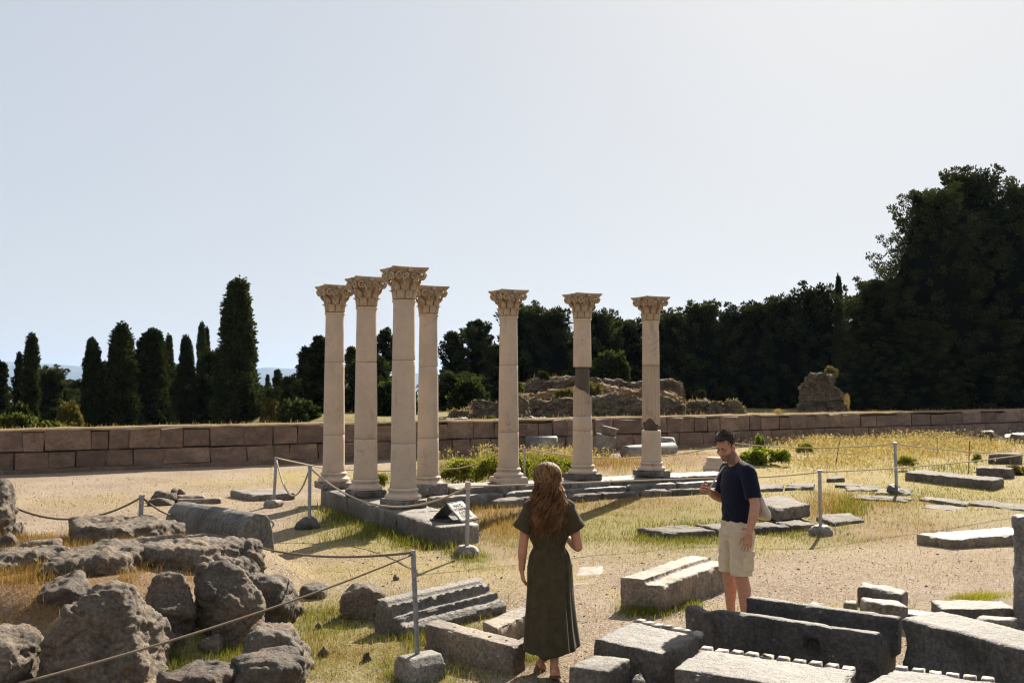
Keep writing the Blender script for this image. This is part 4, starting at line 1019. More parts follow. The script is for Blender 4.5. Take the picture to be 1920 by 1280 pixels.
fp = [o_ for o_ in sign.children if o_.name.startswith('front')][0]
for i, line in enumerate(('ΝΑΟΣ', 'ΡΩΜΑΪΚ', 'ΛΑΤΡ.', 'ΣΕΒΑΣ')):
    cu = bpy.data.curves.new('lettering', 'FONT'); cu.body = line; cu.size = .072; cu.align_x = 'CENTER'; cu.align_y = 'CENTER'; cu.extrude = .0006; cu.offset = .0006
    to = bpy.data.objects.new('temp', cu); C.objects.link(to); dg = bpy.context.evaluated_depsgraph_get(); me = bpy.data.meshes.new_from_object(to.evaluated_get(dg)); bpy.data.objects.remove(to)
    o = put('lettering', me, M['ink'], fp); o.location = (-.095 + .068 * i, -.01, .0155); o.rotation_euler = (0, 0, R(90))

# ------------------------------------------------------------------ ruins of rubble masonry behind the wall
def ruin(name, label, outline, d, thick, ybase=783, voxel=.09, seed=0, cat='ruin', skew=0.0, mat='rubble', amp=.16):
    """outline: (px, ytop) left to right at distance d; built as a thick mass"""
    zb = .3
    tops = [at(px, py, d) for px, py in outline]
    q = Geo(); V = []; n = len(tops)
    for p in tops: V += [(p.x, d + skew * (p.x - tops[0].x), zb), (p.x, d + skew * (p.x - tops[0].x), p.z), (p.x * (1 + thick / d), d + thick + skew * (p.x - tops[0].x), p.z - .05), (p.x * (1 + thick / d), d + thick + skew * (p.x - tops[0].x), zb)]
    Fs = [(0, 1, 2, 3), tuple((n - 1) * 4 + i for i in (3, 2, 1, 0))]
    for i in range(n - 1):
        for k in range(4): Fs.append((i * 4 + k, (i + 1) * 4 + k, (i + 1) * 4 + (k + 1) % 4, i * 4 + (k + 1) % 4))
    q.add(V, Fs); me = remesh(q, voxel); V = get_V(me); bm = bmesh.new(); bm.from_mesh(me); bmesh.ops.recalc_face_normals(bm, faces=bm.faces[:]); bm.to_mesh(me); bm.free()
    N = get_N(me); V = get_V(me)
    V = V + N * (amp * fbm(V * 1.1 + seed, 4, 3, .6) + .08 * vnoise(V * 3.4 + seed, 5) + .09 * fbm(V * 7 + seed, 3, 6, .7))[:, None]; set_V(me, V)
    if amp > .05:
        N = get_N(me)
        for sc_, am in ((.9, .22), (2.6, .10), (6.0, .04)):
            f1, f2, cv_ = worley(V * np.array([1, 1, 1.6]) * sc_ + seed, 200); V = V + N * (am * ((cv_ - .5) * sstep(0, .1, f2 - f1) - .3 * sstep(.1, 0, f2 - f1)))[:, None]
        set_V(me, V)
    o = poly_center(me, None); return tag(put(name, me, M[mat], loc=o), label, cat)
M['bank'] = plain('dry_earth_bank', (.19, .125, .068), .95, .1, .45, 7, .8)
ruin('earth_bank', 'sloping bank of dry earth between the upper and lower rubble walls', [(958, 750), (975, 742), (1005, 736), (1060, 730), (1130, 724), (1160, 733), (1210, 728), (1262, 734), (1282, 752)], 44.5, 3.0, seed=15, voxel=.14, mat='bank', cat='earth bank', amp=.22)
ruin('rubble_ruin', 'low stub of brick walling at the end of the ruins', [(838, 768), (846, 765), (880, 764), (884, 768)], 37, .8, seed=1)
ruin('rubble_ruin', 'rubble wall sloping up beside the cracked column', [(868, 775), (884, 750), (905, 746), (925, 749), (945, 744), (975, 740), (990, 745)], 38.5, 1.2, seed=2)
ruin('rubble_ruin', 'upper rubble wall along the back of the ruins', [(955, 738), (975, 722), (1005, 713), (1050, 710), (1075, 708), (1110, 708), (1150, 714), (1205, 716), (1260, 713), (1274, 718), (1277, 745)], 47, 1.6, seed=3, voxel=.12)
ruin('rubble_ruin', 'lower rubble wall behind the patched column', [(968, 758), (1000, 752), (1035, 750), (1070, 746), (1100, 750), (1130, 742), (1150, 734), (1175, 746), (1205, 742), (1240, 738), (1270, 748), (1284, 762)], 41, 1.4, seed=4, voxel=.11)
ruin('rubble_ruin', 'long low brick wall ending the ruins toward the dark trees', [(1272, 751), (1300, 753), (1340, 752), (1386, 752), (1393, 762)], 43, .9, seed=5, amp=.06)
ruin('rock_stack', 'lone tall lump of masonry before the huge dark trees', [(1498, 774), (1502, 745), (1500, 724), (1507, 710), (1516, 700), (1530, 703), (1540, 697), (1553, 702), (1562, 720), (1574, 728), (1582, 748), (1592, 772)], 45, 1.6, seed=6, amp=.28, cat='ruin')
for i, (lab, x0, x1, yt, d) in enumerate([('long flat cut stone lying on the terrace before the ruins', 815, 876, 784, 34.5), ('thin cut stone on the wall top beside the cracked column', 945, 1024, 783, 36.0), ('thin cut stone on the wall top before the lower rubble wall', 1040, 1100, 783, 37.5)]):
    ruin('cut_stone', lab, [(x0, yt), (x1, yt)], d, .5, seed=10 + i, voxel=.05, cat='stone block', mat='stone', amp=.02)
# ------------------------------------------------------------------ trees and shrubs
def leaf_tris(P, D, size, rng, col, aspect=.34, up=.35, spread=.8):
    n = len(P); d = D + rng.normal(0, spread, (n, 3)); d[:, 2] += up; d /= np.linalg.norm(d, axis=1)[:, None] + 1e-9
    s = np.cross(d, rng.normal(0, 1, (n, 3))); s /= np.linalg.norm(s, axis=1)[:, None] + 1e-9
    L = size * rng.uniform(.6, 1.3, n)[:, None]
    V = np.empty((n, 4, 3)); V[:, 0] = P; V[:, 1] = P + d * L * .5 + s * L * aspect; V[:, 2] = P + d * L; V[:, 3] = P + d * L * .5 - s * L * aspect
    F = np.arange(n)[:, None] * 4 + np.array([[0, 1, 2, 3]])
    return V.reshape(-1, 3), F, np.repeat(col, 4, 0)
def colored(name, V, F, colr):
    me = np_mesh(name, V, F); ca = me.color_attributes.new('Col', 'FLOAT_COLOR', 'POINT')
    ca.data.foreach_set('color', np.concatenate([colr, np.ones((len(colr), 1))], 1).astype(np.float32).ravel()); return me
def greens(n, rng, base=(.036, .050, .020), var=.45, warm=.0):
    k = 1 + rng.normal(0, var, n)[:, None] * .6
    c = np.array(base)[None] * np.clip(k, .3, 2.2) * .72; c[:, 0] *= 1 + rng.uniform(-.15, .3 + warm, n); return c
def core_mesh(prof, n=14, seed=0, jitter=.12):  # dark hull added inside crowns to block light and close gaps
    r = random.Random(seed); V = []; F = []
    for rad, z in prof:
        for k in range(n):
            a = 2 * math.pi * k / n; q = rad * (1 + r.uniform(-jitter, jitter)); V.append((q * math.cos(a), q * math.sin(a), z))
    for j in range(len(prof) - 1):
        for k in range(n): F.append((j * n + k, j * n + (k + 1) % n, (j + 1) * n + (k + 1) % n, (j + 1) * n + k))
    return V, F
def crown_clusters(seed, H, centers, radii, per, size, base=(.036, .050, .020), core=None, outward=.8, up=.35, aspect=.34, var=.35, shell=.55, tint=None):
    rng = np.random.default_rng(seed); Ps = []; Ds = []; Cs = []
    for (cx, cy_, cz), (rx, rz), m, tn_ in zip(centers, radii, per, tint or [1.0] * len(per)):
        d = rng.normal(0, 1, (m, 3)); d /= np.linalg.norm(d, axis=1)[:, None]
        r = rng.uniform(shell, 1.0, m)[:, None]
        P = d * r * np.array([rx, rx, rz]) + np.array([cx, cy_, cz])
        o = np.array([cx, cy_, 0]); o = o / (np.linalg.norm(o) + 1e-6)
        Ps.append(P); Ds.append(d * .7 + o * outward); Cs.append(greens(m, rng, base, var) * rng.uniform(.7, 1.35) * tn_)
    P = np.concatenate(Ps); D = np.concatenate(Ds); c = np.concatenate(Cs)
    V, F, c = leaf_tris(P, D, size, rng, c, aspect, up, .5)
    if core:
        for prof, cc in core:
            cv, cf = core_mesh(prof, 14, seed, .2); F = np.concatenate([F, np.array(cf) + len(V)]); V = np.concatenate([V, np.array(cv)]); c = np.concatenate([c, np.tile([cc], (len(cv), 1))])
    return colored('crown', V, F, c)
def crown_column(seed, H=10, Rm=1.35, k=300, top=.55, slim=0.0, per=115, size=.21):
    """dense columnar cypress: packed upright sprays, lumpy shoulders and a ragged edge"""
    r = random.Random(seed); rng = np.random.default_rng(seed); cs = []; rs = []; pp = []
    def env(t_): return Rm * (.80 + .20 * min(1, t_ / .3)) * (1 - (1 - top) * t_ ** (1.15 - .3 * slim)) * math.sqrt(max(.0, min(1, (1.02 - t_) / (.10 + .1 * slim))))
    ph = [r.uniform(0, 6.28) for _ in range(6)]
    def lump(a, t_): return .13 * math.sin(2 * a + ph[0] + t_ * 5) + .11 * math.sin(3 * a + ph[1] - t_ * 9) + .10 * math.sin(t_ * 17 + ph[2] + a)
    for i in range(k):
        t_ = (i + .5) / k; a = i * 2.39996 + r.uniform(-.4, .4); s = r.uniform(.7, 1.35)
        rad = env(t_) * (1 + lump(a, t_)) * r.uniform(.72, 1.0)
        if r.random() < .06: rad *= 1.16
        cs.append((rad * math.cos(a), rad * math.sin(a), t_ * H + r.uniform(-.2, .2))); rs.append((.27 * s * Rm / 1.35, .46 * s)); pp.append(int(per * s))
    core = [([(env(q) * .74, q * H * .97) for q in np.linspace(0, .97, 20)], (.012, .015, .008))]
    return crown_clusters(seed, H, cs, rs, pp, size, (.036, .050, .020), core, .35, .75, .30, .35, .45)
def crown_loose(seed, H=10, Rm=2.6, k=95, pointed=.8, base=(.036, .050, .020), gap=.1):
    """open conifer: tiers of drooping and lifting sprays round a stem, sky between them"""
    r = random.Random(seed); cs = []; rs = []; per = []
    for i in range(k):
        t_ = (i + .5) / k; t_ = gap + (1 - gap) * t_; a = i * 2.4 + r.uniform(-.5, .5)
        env = Rm * (1 - t_) ** pointed * min(1, .55 + t_ * 2.2) + .12
        rad = env * r.uniform(.35, 1.0); s = (.34 + .5 * (1 - t_)) * r.uniform(.7, 1.35)
        cs.append((rad * math.cos(a), rad * math.sin(a), t_ * H + r.uniform(-.2, .35) + rad * .12)); rs.append((s, s * .5)); per.append(int(70 + 110 * s))
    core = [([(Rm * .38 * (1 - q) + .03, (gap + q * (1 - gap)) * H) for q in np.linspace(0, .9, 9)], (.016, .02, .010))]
    return crown_clusters(seed, H, cs, rs, per, .34, base, core, .7, .25)
def crown_round(seed, H=12, Rm=5, k=190, base=(.034, .047, .019), zlow=.04, power=.55, per0=190, size=.36, corek=.72, cl=1.0):
    """broad heavy crown: many boughs over an ovoid, ragged edge, darker hollows between"""
    r = random.Random(seed); cs = []; rs = []; per = []
    def env(t_): return Rm * max(0, math.sin(math.pi * min(1, .16 + .84 * t_) ** 1.0)) ** power
    for i in range(k):
        t_ = zlow + (1 - zlow) * (i + .5) / k; a = i * 2.39996 + r.uniform(-.35, .35)
        rad = env(t_) * r.uniform(.72, 1.04); s = cl * H / 12 * r.uniform(.55, 1.15)
        if t_ > .93: rad *= r.uniform(.2, 1)
        if r.random() < .16: rad *= r.uniform(1.05, 1.22); s *= .75
        cs.append((rad * math.cos(a), rad * math.sin(a), t_ * H + r.uniform(-.3, .3))); rs.append((s, s * .62)); per.append(int(per0 * (s / (H / 12)) ** 1.2))
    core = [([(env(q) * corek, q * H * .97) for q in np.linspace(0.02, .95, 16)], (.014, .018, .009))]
    return crown_clusters(seed, H, cs, rs, per, size, base, core, .6, .3)
def crown_boughs(seed, H, Rm, kb, prof, per=46, size=.42, rise=.25, core=.5, zl=.06, jag=.25, cl=1.0, flat=.5):
    """boughs of a spreading cypress: each a tapering spray of clusters rising outward, tips ragged against the sky"""
    r = random.Random(seed); cs = []; rs = []; pp = []; tint = []
    tt_ = [p_[0] for p_ in prof]; ee = [p_[1] for p_ in prof]
    def env(t_): return Rm * float(np.interp(t_, tt_, ee))
    for i in range(kb):
        t_ = zl + (1 - zl) * (i + r.uniform(.2, .8)) / kb; a = i * 2.39996 + r.uniform(-.4, .4); L = env(t_) * r.uniform(1 - jag * 1.5, 1 + jag); n = 6
        ri = rise + .9 * t_ ** 3 + r.uniform(-.12, .18); wob = r.uniform(-.25, .25)
        for j in range(n):
            f = .30 + .70 * (j + .5) / n; s = cl * H / 12 * (.92 - .42 * f) * r.uniform(.75, 1.25); aa = a + wob * f + r.uniform(-.12, .12)
            z_ = t_ * H * .94 + L * ri * f * f + r.uniform(-.15, .15) * H / 12
            cs.append((L * f * math.cos(aa), L * f * math.sin(aa), z_)); rs.append((s, s * flat)); pp.append(int(per * (s / (H / 12)) ** .8 + 12)); tint.append(.55 + .85 * f * f)  # highlights put into the leaf colour: paler towards bough tips, darker inside
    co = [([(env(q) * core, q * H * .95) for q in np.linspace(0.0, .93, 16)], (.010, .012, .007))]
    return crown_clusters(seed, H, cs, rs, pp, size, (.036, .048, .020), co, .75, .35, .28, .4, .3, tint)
P_ROUND = [(0, .75), (.25, 1), (.6, .92), (.8, .68), (.93, .38), (1, .12)]
P_LAYER = [(0, .8), (.2, 1), (.5, .85), (.8, .55), (1, .10)]
P_HUGE = [(0, 1), (.3, 1), (.5, .92), (.7, .74), (.85, .5), (.95, .28), (1, .08)]
q = Geo(); q.tube([(0, 0, -.2), (.02, 0, .5), (0, .02, 1.0)], [.055, .04, .012], 9); TRUNK = q.mesh('trunk', True); TRUNK.materials.append(M['bark'])
def darker(c, k=.62): return c * k
CR = {'column': [(crown_column(1, 10, 1.35, 300, .20), 10, 1.36), (crown_column(2, 10, 1.35, 300, .30), 10, 1.40), (crown_column(3, 10, 1.35, 420, .14, per=105, size=.19), 10, 1.42)],
      'spire': [(crown_column(4, 10, .95, 200, .10, .7, 80), 10, 1.05), (crown_column(5, 10, .9, 200, .2, .5, 80), 10, 1.0)],
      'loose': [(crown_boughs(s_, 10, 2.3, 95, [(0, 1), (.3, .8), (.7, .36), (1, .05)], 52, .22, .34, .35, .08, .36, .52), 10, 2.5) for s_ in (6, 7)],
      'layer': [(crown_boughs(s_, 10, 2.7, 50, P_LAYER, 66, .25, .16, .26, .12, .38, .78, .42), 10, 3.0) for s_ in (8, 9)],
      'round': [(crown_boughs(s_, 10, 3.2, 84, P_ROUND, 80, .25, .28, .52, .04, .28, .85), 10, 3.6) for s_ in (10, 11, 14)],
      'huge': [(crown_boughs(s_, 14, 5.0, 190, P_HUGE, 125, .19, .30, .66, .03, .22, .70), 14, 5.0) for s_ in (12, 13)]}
for lst in CR.values():
    for m_, _, _ in lst: m_.materials.append(M['needles'])
tn = 0
def tree(label, kind, var, px, ytop, halfw, d, zb=-2.5, group=None, cat='tree', name=None):
    """a tree whose top and half width match the photograph at distance d"""
    global tn
    me, H0, R0 = CR[kind][var % len(CR[kind])]
    top = at(px, ytop, d); hgt = top.z - zb; w = halfw / F_PX * d
    root = empty(name or {'column': 'cypress_tree', 'spire': 'cypress_tree'}.get(kind, 'conifer_tree'), (top.x, d, zb), (tn * 1.7) % 6.28); tn += 1
    tag(root, label, cat, group)
    crown = put('crown', me, None, root, loc=(0, 0, .04 * hgt), scale=(w / R0, w / R0, hgt * (.93 if kind in ('column', 'spire') else .945) / H0))
    put('trunk', TRUNK, None, root, scale=(hgt * .5, hgt * .5, hgt * .9))
    return root
GC = 'cypresses beyond the terrace wall'; GB = 'trees of the dark belt behind the ruins'
for a in [
 ('tallest broad column cypress, flat topped and standing apart', 'column', 2, 446, 527, 52, 52), ('slim straight column cypress with a blunt top, standing alone', 'column', 1, 174, 638, 22, 50),
 ('broad ragged column cypress next to the slim blunt one', 'column', 0, 229, 613, 38, 51), ('bushy column cypress with a bumpy top, middle of the cypress row', 'column', 1, 285, 621, 40, 53),
 ('thin dark cypress spire poking up beside the bushy column', 'spire', 0, 317, 628, 18, 60), ('short blunt cypress column left of the twin spires', 'column', 2, 350, 632, 24, 57),
 ('narrow twin topped cypress spire', 'spire', 1, 379, 607, 15, 64), ('second tip of the twin topped cypress spire', 'spire', 0, 388, 614, 13, 64.4),
 ('tapering cypress spire near the picture edge', 'spire', 1, 59, 628, 24, 50), ('loose conifer beside the tapering spire', 'loose', 0, 37, 650, 24, 54), ('dark conifer cut by the picture edge', 'loose', 1, 3, 668, 40, 52),
 ('bushy dark conifer filling the gap under the twin spires', 'round', 0, 398, 656, 48, 58), ('low dark conifer between the twin spires and the short blunt column', 'round', 1, 345, 690, 50, 59),
 ('spreading dark conifer right of the tapering spire', 'round', 0, 98, 688, 50, 62), ('far dark tree against the blue hills', 'layer', 0, 135, 706, 34, 75), ('low far tree at the foot of the slim column', 'round', 1, 200, 700, 26, 76),
 ('small far conifer in the gap right of the tallest cypress', 'loose', 1, 521, 686, 30, 70), ('tiny far conifer against the hills', 'loose', 0, 502, 696, 14, 78),
 ('low dark conifer between the tapering spire and the slim blunt column', 'round', 2, 150, 712, 40, 66), ('low dark conifer behind the slim blunt and the broad ragged columns', 'round', 1, 205, 676, 36, 68), ('low dark conifer between the broad ragged and the bushy columns', 'round', 0, 258, 672, 36, 67), ('low dark conifer at the foot of the small thin spire', 'round', 2, 318, 682, 36, 66),
 ('low dark conifer at the foot of the tallest cypress', 'round', 1, 492, 722, 40, 64), ('low far conifer between the tallest cypress and the ragged pair', 'layer', 1, 542, 700, 36, 66),
 ('tall ragged conifer left of the farthest column', 'loose', 0, 600, 618, 60, 50), ('pointed ragged conifer beside the tall ragged one', 'loose', 1, 574, 640, 48, 52),
 ('yellowish loose tree seen between the first two columns', 'layer', 1, 660, 642, 36, 58), ('tiered conifer with bare gaps between two columns', 'layer', 0, 722, 604, 44, 54), ('dark bushy tree at the foot of the tiered conifer', 'round', 1, 700, 668, 60, 52)]:
    tree(*(a[:5] + (a[5] * (1.25 if a[1] in ('round', 'loose', 'layer') else 1.12),) + a[6:]), group=GC)
for a in [
 ('open topped conifer just right of the column group', 'layer', 1, 851, 606, 36, 60), ('bushy dark conifer with sky holes, left of the cracked column', 'layer', 0, 893, 582, 48, 62), ('tall rounded dark conifer behind the cracked column', 'round', 0, 985, 562, 52, 64),
 ('rounded dark conifer between the cracked and the collared column', 'round', 1, 1035, 570, 52, 63), ('dark conifer behind the collared column', 'round', 0, 1120, 575, 48, 62), ('wide dark conifer left of the partly fluted column', 'round', 1, 1172, 588, 58, 64),
 ('dark conifer right of the partly fluted column', 'round', 0, 1258, 575, 52, 62), ('tall dark conifer with a knobbly top above the low brick wall', 'round', 1, 1316, 556, 50, 61), ('dark conifer with a spiky top above the man', 'layer', 1, 1365, 570, 48, 62),
 ('rounded dark conifer right of the spiky topped one', 'round', 0, 1412, 558, 56, 61), ('dark conifer with a small pointed crest', 'round', 1, 1468, 546, 46, 60), ('broad flat topped dark conifer beside the black spire', 'round', 0, 1530, 530, 58, 60),
 ('black cypress spire against the sky before the huge trees', 'spire', 0, 1572, 517, 18, 58), ('dark conifer peeping between the black spire and the huge trees', 'layer', 0, 1612, 530, 44, 60),
 ('low dark conifer under the open topped conifer', 'round', 0, 862, 690, 62, 56), ('dark undergrowth tree behind the sloping rubble wall', 'round', 1, 930, 640, 60, 66), ('shadowy conifer deep behind the cracked column', 'round', 0, 1000, 640, 60, 70), ('shadowy conifer deep behind the collared column', 'round', 1, 1090, 640, 70, 70),
 ('shadowy conifer deep behind the low brick wall', 'round', 0, 1330, 640, 80, 68), ('shadowy conifer deep behind the man', 'round', 1, 1430, 640, 80, 68), ('shadowy conifer beside the lone lump of masonry', 'round', 0, 1490, 640, 70, 66), ('shadowy conifer behind the partly fluted column', 'round', 1, 1230, 640, 80, 68)]:
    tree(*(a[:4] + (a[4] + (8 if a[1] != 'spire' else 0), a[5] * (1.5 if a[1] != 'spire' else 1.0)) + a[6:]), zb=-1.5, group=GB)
GH = 'huge dark trees at the end of the terrace'
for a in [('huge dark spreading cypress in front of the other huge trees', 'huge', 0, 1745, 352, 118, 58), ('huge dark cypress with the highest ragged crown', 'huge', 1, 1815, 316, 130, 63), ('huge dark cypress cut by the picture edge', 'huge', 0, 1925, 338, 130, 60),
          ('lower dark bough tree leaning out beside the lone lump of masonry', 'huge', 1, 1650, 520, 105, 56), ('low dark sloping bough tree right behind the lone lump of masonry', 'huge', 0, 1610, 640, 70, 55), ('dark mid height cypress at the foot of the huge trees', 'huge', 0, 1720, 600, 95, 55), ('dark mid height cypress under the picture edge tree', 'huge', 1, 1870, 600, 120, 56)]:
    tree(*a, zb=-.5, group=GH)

def crown_bush(seed, k=26, base=(.06, .085, .025), per=120, size=.16, flat=.7, var=.4):
    r = random.Random(seed); cs = []; rs = []; pp = []
    for i in range(k):
        a = r.uniform(0, 6.28); t_ = r.uniform(.15, 1); rad = math.sqrt(r.random()) * .8 * math.sqrt(max(.1, 1 - (t_ * .9) ** 2))
        cs.append((rad * math.cos(a), rad * math.sin(a), t_ * flat)); s = r.uniform(.16, .3); rs.append((s, s * .8)); pp.append(per)
    return crown_clusters(seed, 1, cs, rs, pp, size, base, None, .5, .4, .4, var, .2)
BU = {'olive': crown_bush(21, 26, (.12, .115, .040), 130, .10), 'green': crown_bush(22, 34, (.075, .10, .030), 120, .13), 'dark': crown_bush(23, 34, (.032, .045, .016), 130, .13), 'pale': crown_bush(24, 22, (.14, .13, .06), 130, .09),
      'weed': crown_bush(25, 60, (.19, .22, .045), 75, .085, 1.0, .6), 'fig': crown_bush(26, 44, (.16, .21, .035), 46, .14, .9, .5), 'thistle': crown_bush(27, 20, (.30, .24, .11), 90, .06, 1.0, .3)}
for m_ in BU.values(): m_.materials.append(M['leaves'])
def bush(label, kind, px, ytop, ybot, halfw, d, name='shrub', cat='shrub', zb=None, group=None):
    b = at(px, ybot, d); tp = at(px, ytop, d); z0 = b.z if zb is None else zb; w = halfw / F_PX * d
    root = empty(name, (b.x, d, z0), (px * .37) % 6.28); tag(root, label, cat, group)
    put('foliage', BU[kind], None, root, scale=(w, w, (tp.z - z0) * .95)); q = None
    put('stem', TRUNK, None, root, scale=(w * .6, w * .6, (tp.z - z0) * .7)); return root
for a in [('round olive green bush with an open crown beyond the wall', 'olive', 128, 740, 810, 30, 40), ('light green bushes rising over the wall at the picture edge', 'green', 30, 762, 825, 44, 34), ('fresh green bush just over the wall below the olive bush', 'green', 95, 780, 825, 40, 33), ('dark rounded bush under the tapering spire', 'dark', 35, 745, 820, 30, 42),
          ('olive green bush right of the tallest cypress', 'olive', 510, 735, 800, 24, 46), ('low dark bush behind the far corner of the wall', 'dark', 560, 740, 800, 50, 45),
          ('grey green bush growing on the ruins beside the collared column', 'olive', 1108, 706, 748, 26, 43.5), ('sparse olive bush on the ruins left of the collared column', 'olive', 1060, 724, 746, 26, 44), ('round green bush on top of the upper rubble wall', 'dark', 1017, 692, 714, 16, 47.5), ('green bush beside the cracked column on the ruins', 'green', 972, 712, 735, 12, 42), ('small upright green seedling behind the low brick wall', 'dark', 1316, 728, 752, 11, 45), ('rounded dark tree bush behind the collared column', 'dark', 1145, 648, 720, 46, 52),
          ('dry pale bush on top of the lone lump of masonry', 'pale', 1560, 680, 714, 18, 46.6), ('dry orange grass tuft on the side of the lone lump of masonry', 'thistle', 1588, 738, 770, 8, 45), ('small green tuft on the wall top by the cracked column', 'green', 918, 776, 790, 14, 33.0), ('dry weed on the wall top before the dark trees', 'thistle', 1461, 766, 784, 14, 38),
          ('big dark green bush under the open topped conifer', 'dark', 880, 700, 770, 48, 44), ('dark bush between the columns beyond the wall', 'dark', 740, 700, 800, 60, 46)]:
    bush(*a)
GW = 'weeds growing around the back columns'
for a in [('tall green weeds before the cracked column on the side of the column group', 'weed', 870, 852, 904, 50, 22.4), ('bushy green weeds touching the cracked column', 'weed', 922, 846, 904, 36, 21.6), ('bright green weeds between the cracked column and the thin post', 'weed', 976, 846, 904, 36, 22), ('bright green weeds behind the head of the woman', 'weed', 1030, 846, 904, 44, 23), ('paler weeds beside the collared column', 'weed', 1065, 856, 900, 26, 24),
          ('green weeds seen between the nearest columns', 'weed', 716, 884, 912, 16, 21), ('leafy green fig bush behind the man', 'fig', 1420, 834, 872, 42, 27), ('upright leafy shoot of the fig bush', 'fig', 1425, 812, 850, 12, 27.4), ('low leafy green plant right of the fig bush', 'fig', 1465, 840, 866, 22, 27), ('green weed clump by the wall in the dry grass', 'weed', 1508, 826, 850, 20, 30),
          ('green plant right of the post on the black stone', 'weed', 1700, 850, 874, 24, 26), ('green plant beside the far rod', 'weed', 1832, 846, 868, 12, 26), ('grey green clump at the picture edge in the grass', 'olive', 1905, 864, 892, 28, 25)]:
    a = a[:3] + (a[4] - (a[4] - a[3]) * (.78 if a[1] == 'weed' else .92),) + a[4:]
    bush(*a, name='weed_bush', cat='weeds', group=GW)

# ------------------------------------------------------------------ grass
def in_foot(x, y):
    m = np.zeros(len(x), bool)
    for poly in FOOT:
        s = np.ones(len(x), bool); s2 = np.ones(len(x), bool); n = len(poly)
        for i in range(n):
            ax_, ay = poly[i][:2]; bx, by = poly[(i + 1) % n][:2]
            cr = (bx - ax_) * (y - ay) - (by - ay) * (x - ax_); s &= cr > -.01; s2 &= cr < .01
        m |= s | s2
    for cx, cy_, rx, ry in FOOT_B: m |= ((x - cx) / rx) ** 2 + ((y - cy_) / ry) ** 2 < .8
    return m
def screen_points(n, rng, y0=775, y1=1330, x0=-150, x1=2070):
    """random ground points, thinning with distance"""
    px = rng.uniform(x0, x1, n); py = y0 + (y1 - y0) * rng.uniform(0, 1, n)
    c = (px - 960) / F_PX; u = (640 - py) / F_PX
    rz = math.sin(PITCH) + u * math.cos(PITCH); ry = math.cos(PITCH) - u * math.sin(PITCH); t_ = -CAMZ / rz
    ok = (rz < -.02); return (c * t_)[ok], (ry * t_)[ok]
def blades(x, y, z, h, w, col, rng, lean=.5):
    n = len(x); P = np.stack([x, y, z], -1); a = rng.uniform(0, 2 * math.pi, n); s = np.stack([np.cos(a), np.sin(a), 0 * a], -1)
    b = rng.uniform(0, 2 * math.pi, n); l = np.abs(rng.normal(0, lean, n)); ld = np.stack([np.cos(b) * l, np.sin(b) * l, 0 * b], -1)
    h = h[:, None]; w = w[:, None]; up = np.array([[0, 0, 1.0]])
    V = np.empty((n, 5, 3)); V[:, 0] = P - s * w; V[:, 1] = P + s * w; mid = P + up * h * .6 + ld * h * .35; V[:, 2] = mid - s * w * .7; V[:, 3] = mid + s * w * .7
    V[:, 4] = P + up * h * (1 - .25 * np.minimum(l, 1))[:, None] + ld * h
    F = (np.arange(n)[:, None, None] * 5 + np.array([[[0, 1, 3], [0, 3, 2], [2, 3, 4]]])).reshape(-1, 3)
    return V.reshape(-1, 3), F, np.repeat(col, 5, 0)
rng = np.random.default_rng(5)
x, y = screen_points(900000, rng)
rel = np.stack([x, y], -1) - WALL_A; ok = (rel @ WALL_N > .35); x, y = x[ok], y[ok]
cv = cover(x, y); P = np.stack([x, y, 0 * x], -1)
cl = sstep(-.15, .4, fbm(P * 2.6, 3, 91)); cl2 = sstep(-.05, .30, fbm(P * np.array([3.0, 4.2, 1]), 4, 92, .65))
wG = cv['G'] * (.15 + .85 * cl); wY = cv['Y'] * (.14 + .86 * cl2) * .85; wO = cv['O'] * (.15 + .85 * cl2) * .7; wB = np.full(len(x), .018)
tot = wG + wY + wO + wB; keep = rng.uniform(0, 1, len(x)) < np.clip(tot, 0, 1) * .8
x, y, wG, wY, wO, wB, tot = [v[keep] for v in (x, y, wG, wY, wO, wB, tot)]
k = rng.uniform(0, 1, len(x)) * tot; isG = k < wG; isY = ~isG & (k < wG + wY); isO = ~isG & ~isY & (k < wG + wY + wO)
ok = ~in_foot(x, y); x, y, isG, isY, isO = [v[ok] for v in (x, y, isG, isY, isO)]
z = H(x, y) - .005; n = len(x)
h = np.where(isG, rng.gamma(3, .0105, n) + .010, np.where(isY, rng.gamma(2.5, .008, n) + .007, rng.gamma(3, .014, n) + .01)) * (1 + .3 * (y > 18))
h = np.where(rng.uniform(0, 1, n) < .02, h * 2.4, h)
w = np.clip(.0011 * (y / 8) ** .9, .0012, .006) * rng.uniform(.8, 1.9, n)
def pick(pal, n): pal = np.array(pal) * .66; i = rng.integers(0, len(pal), n); return pal[i] * rng.uniform(.7, 1.25, n)[:, None]
col = np.where(isG[:, None], pick([(.16, .20, .025), (.21, .25, .035), (.29, .29, .055), (.36, .32, .08), (.12, .155, .02), (.40, .32, .11), (.26, .28, .04)], n),
      np.where(isY[:, None], pick([(.52, .42, .18), (.46, .37, .13), (.40, .36, .10), (.58, .47, .24), (.34, .26, .11)], n), pick([(.40, .24, .09), (.34, .17, .055), (.48, .33, .15), (.28, .17, .08), (.50, .39, .20)], n)))
V, F, c = blades(x, y, z, h, w, col, rng, .55)
me = colored('grass', V, F, c); tag(put('grass', me, M['grass']), 'short green and straw coloured grass on the ground', kind='stuff')
print('short grass', n)
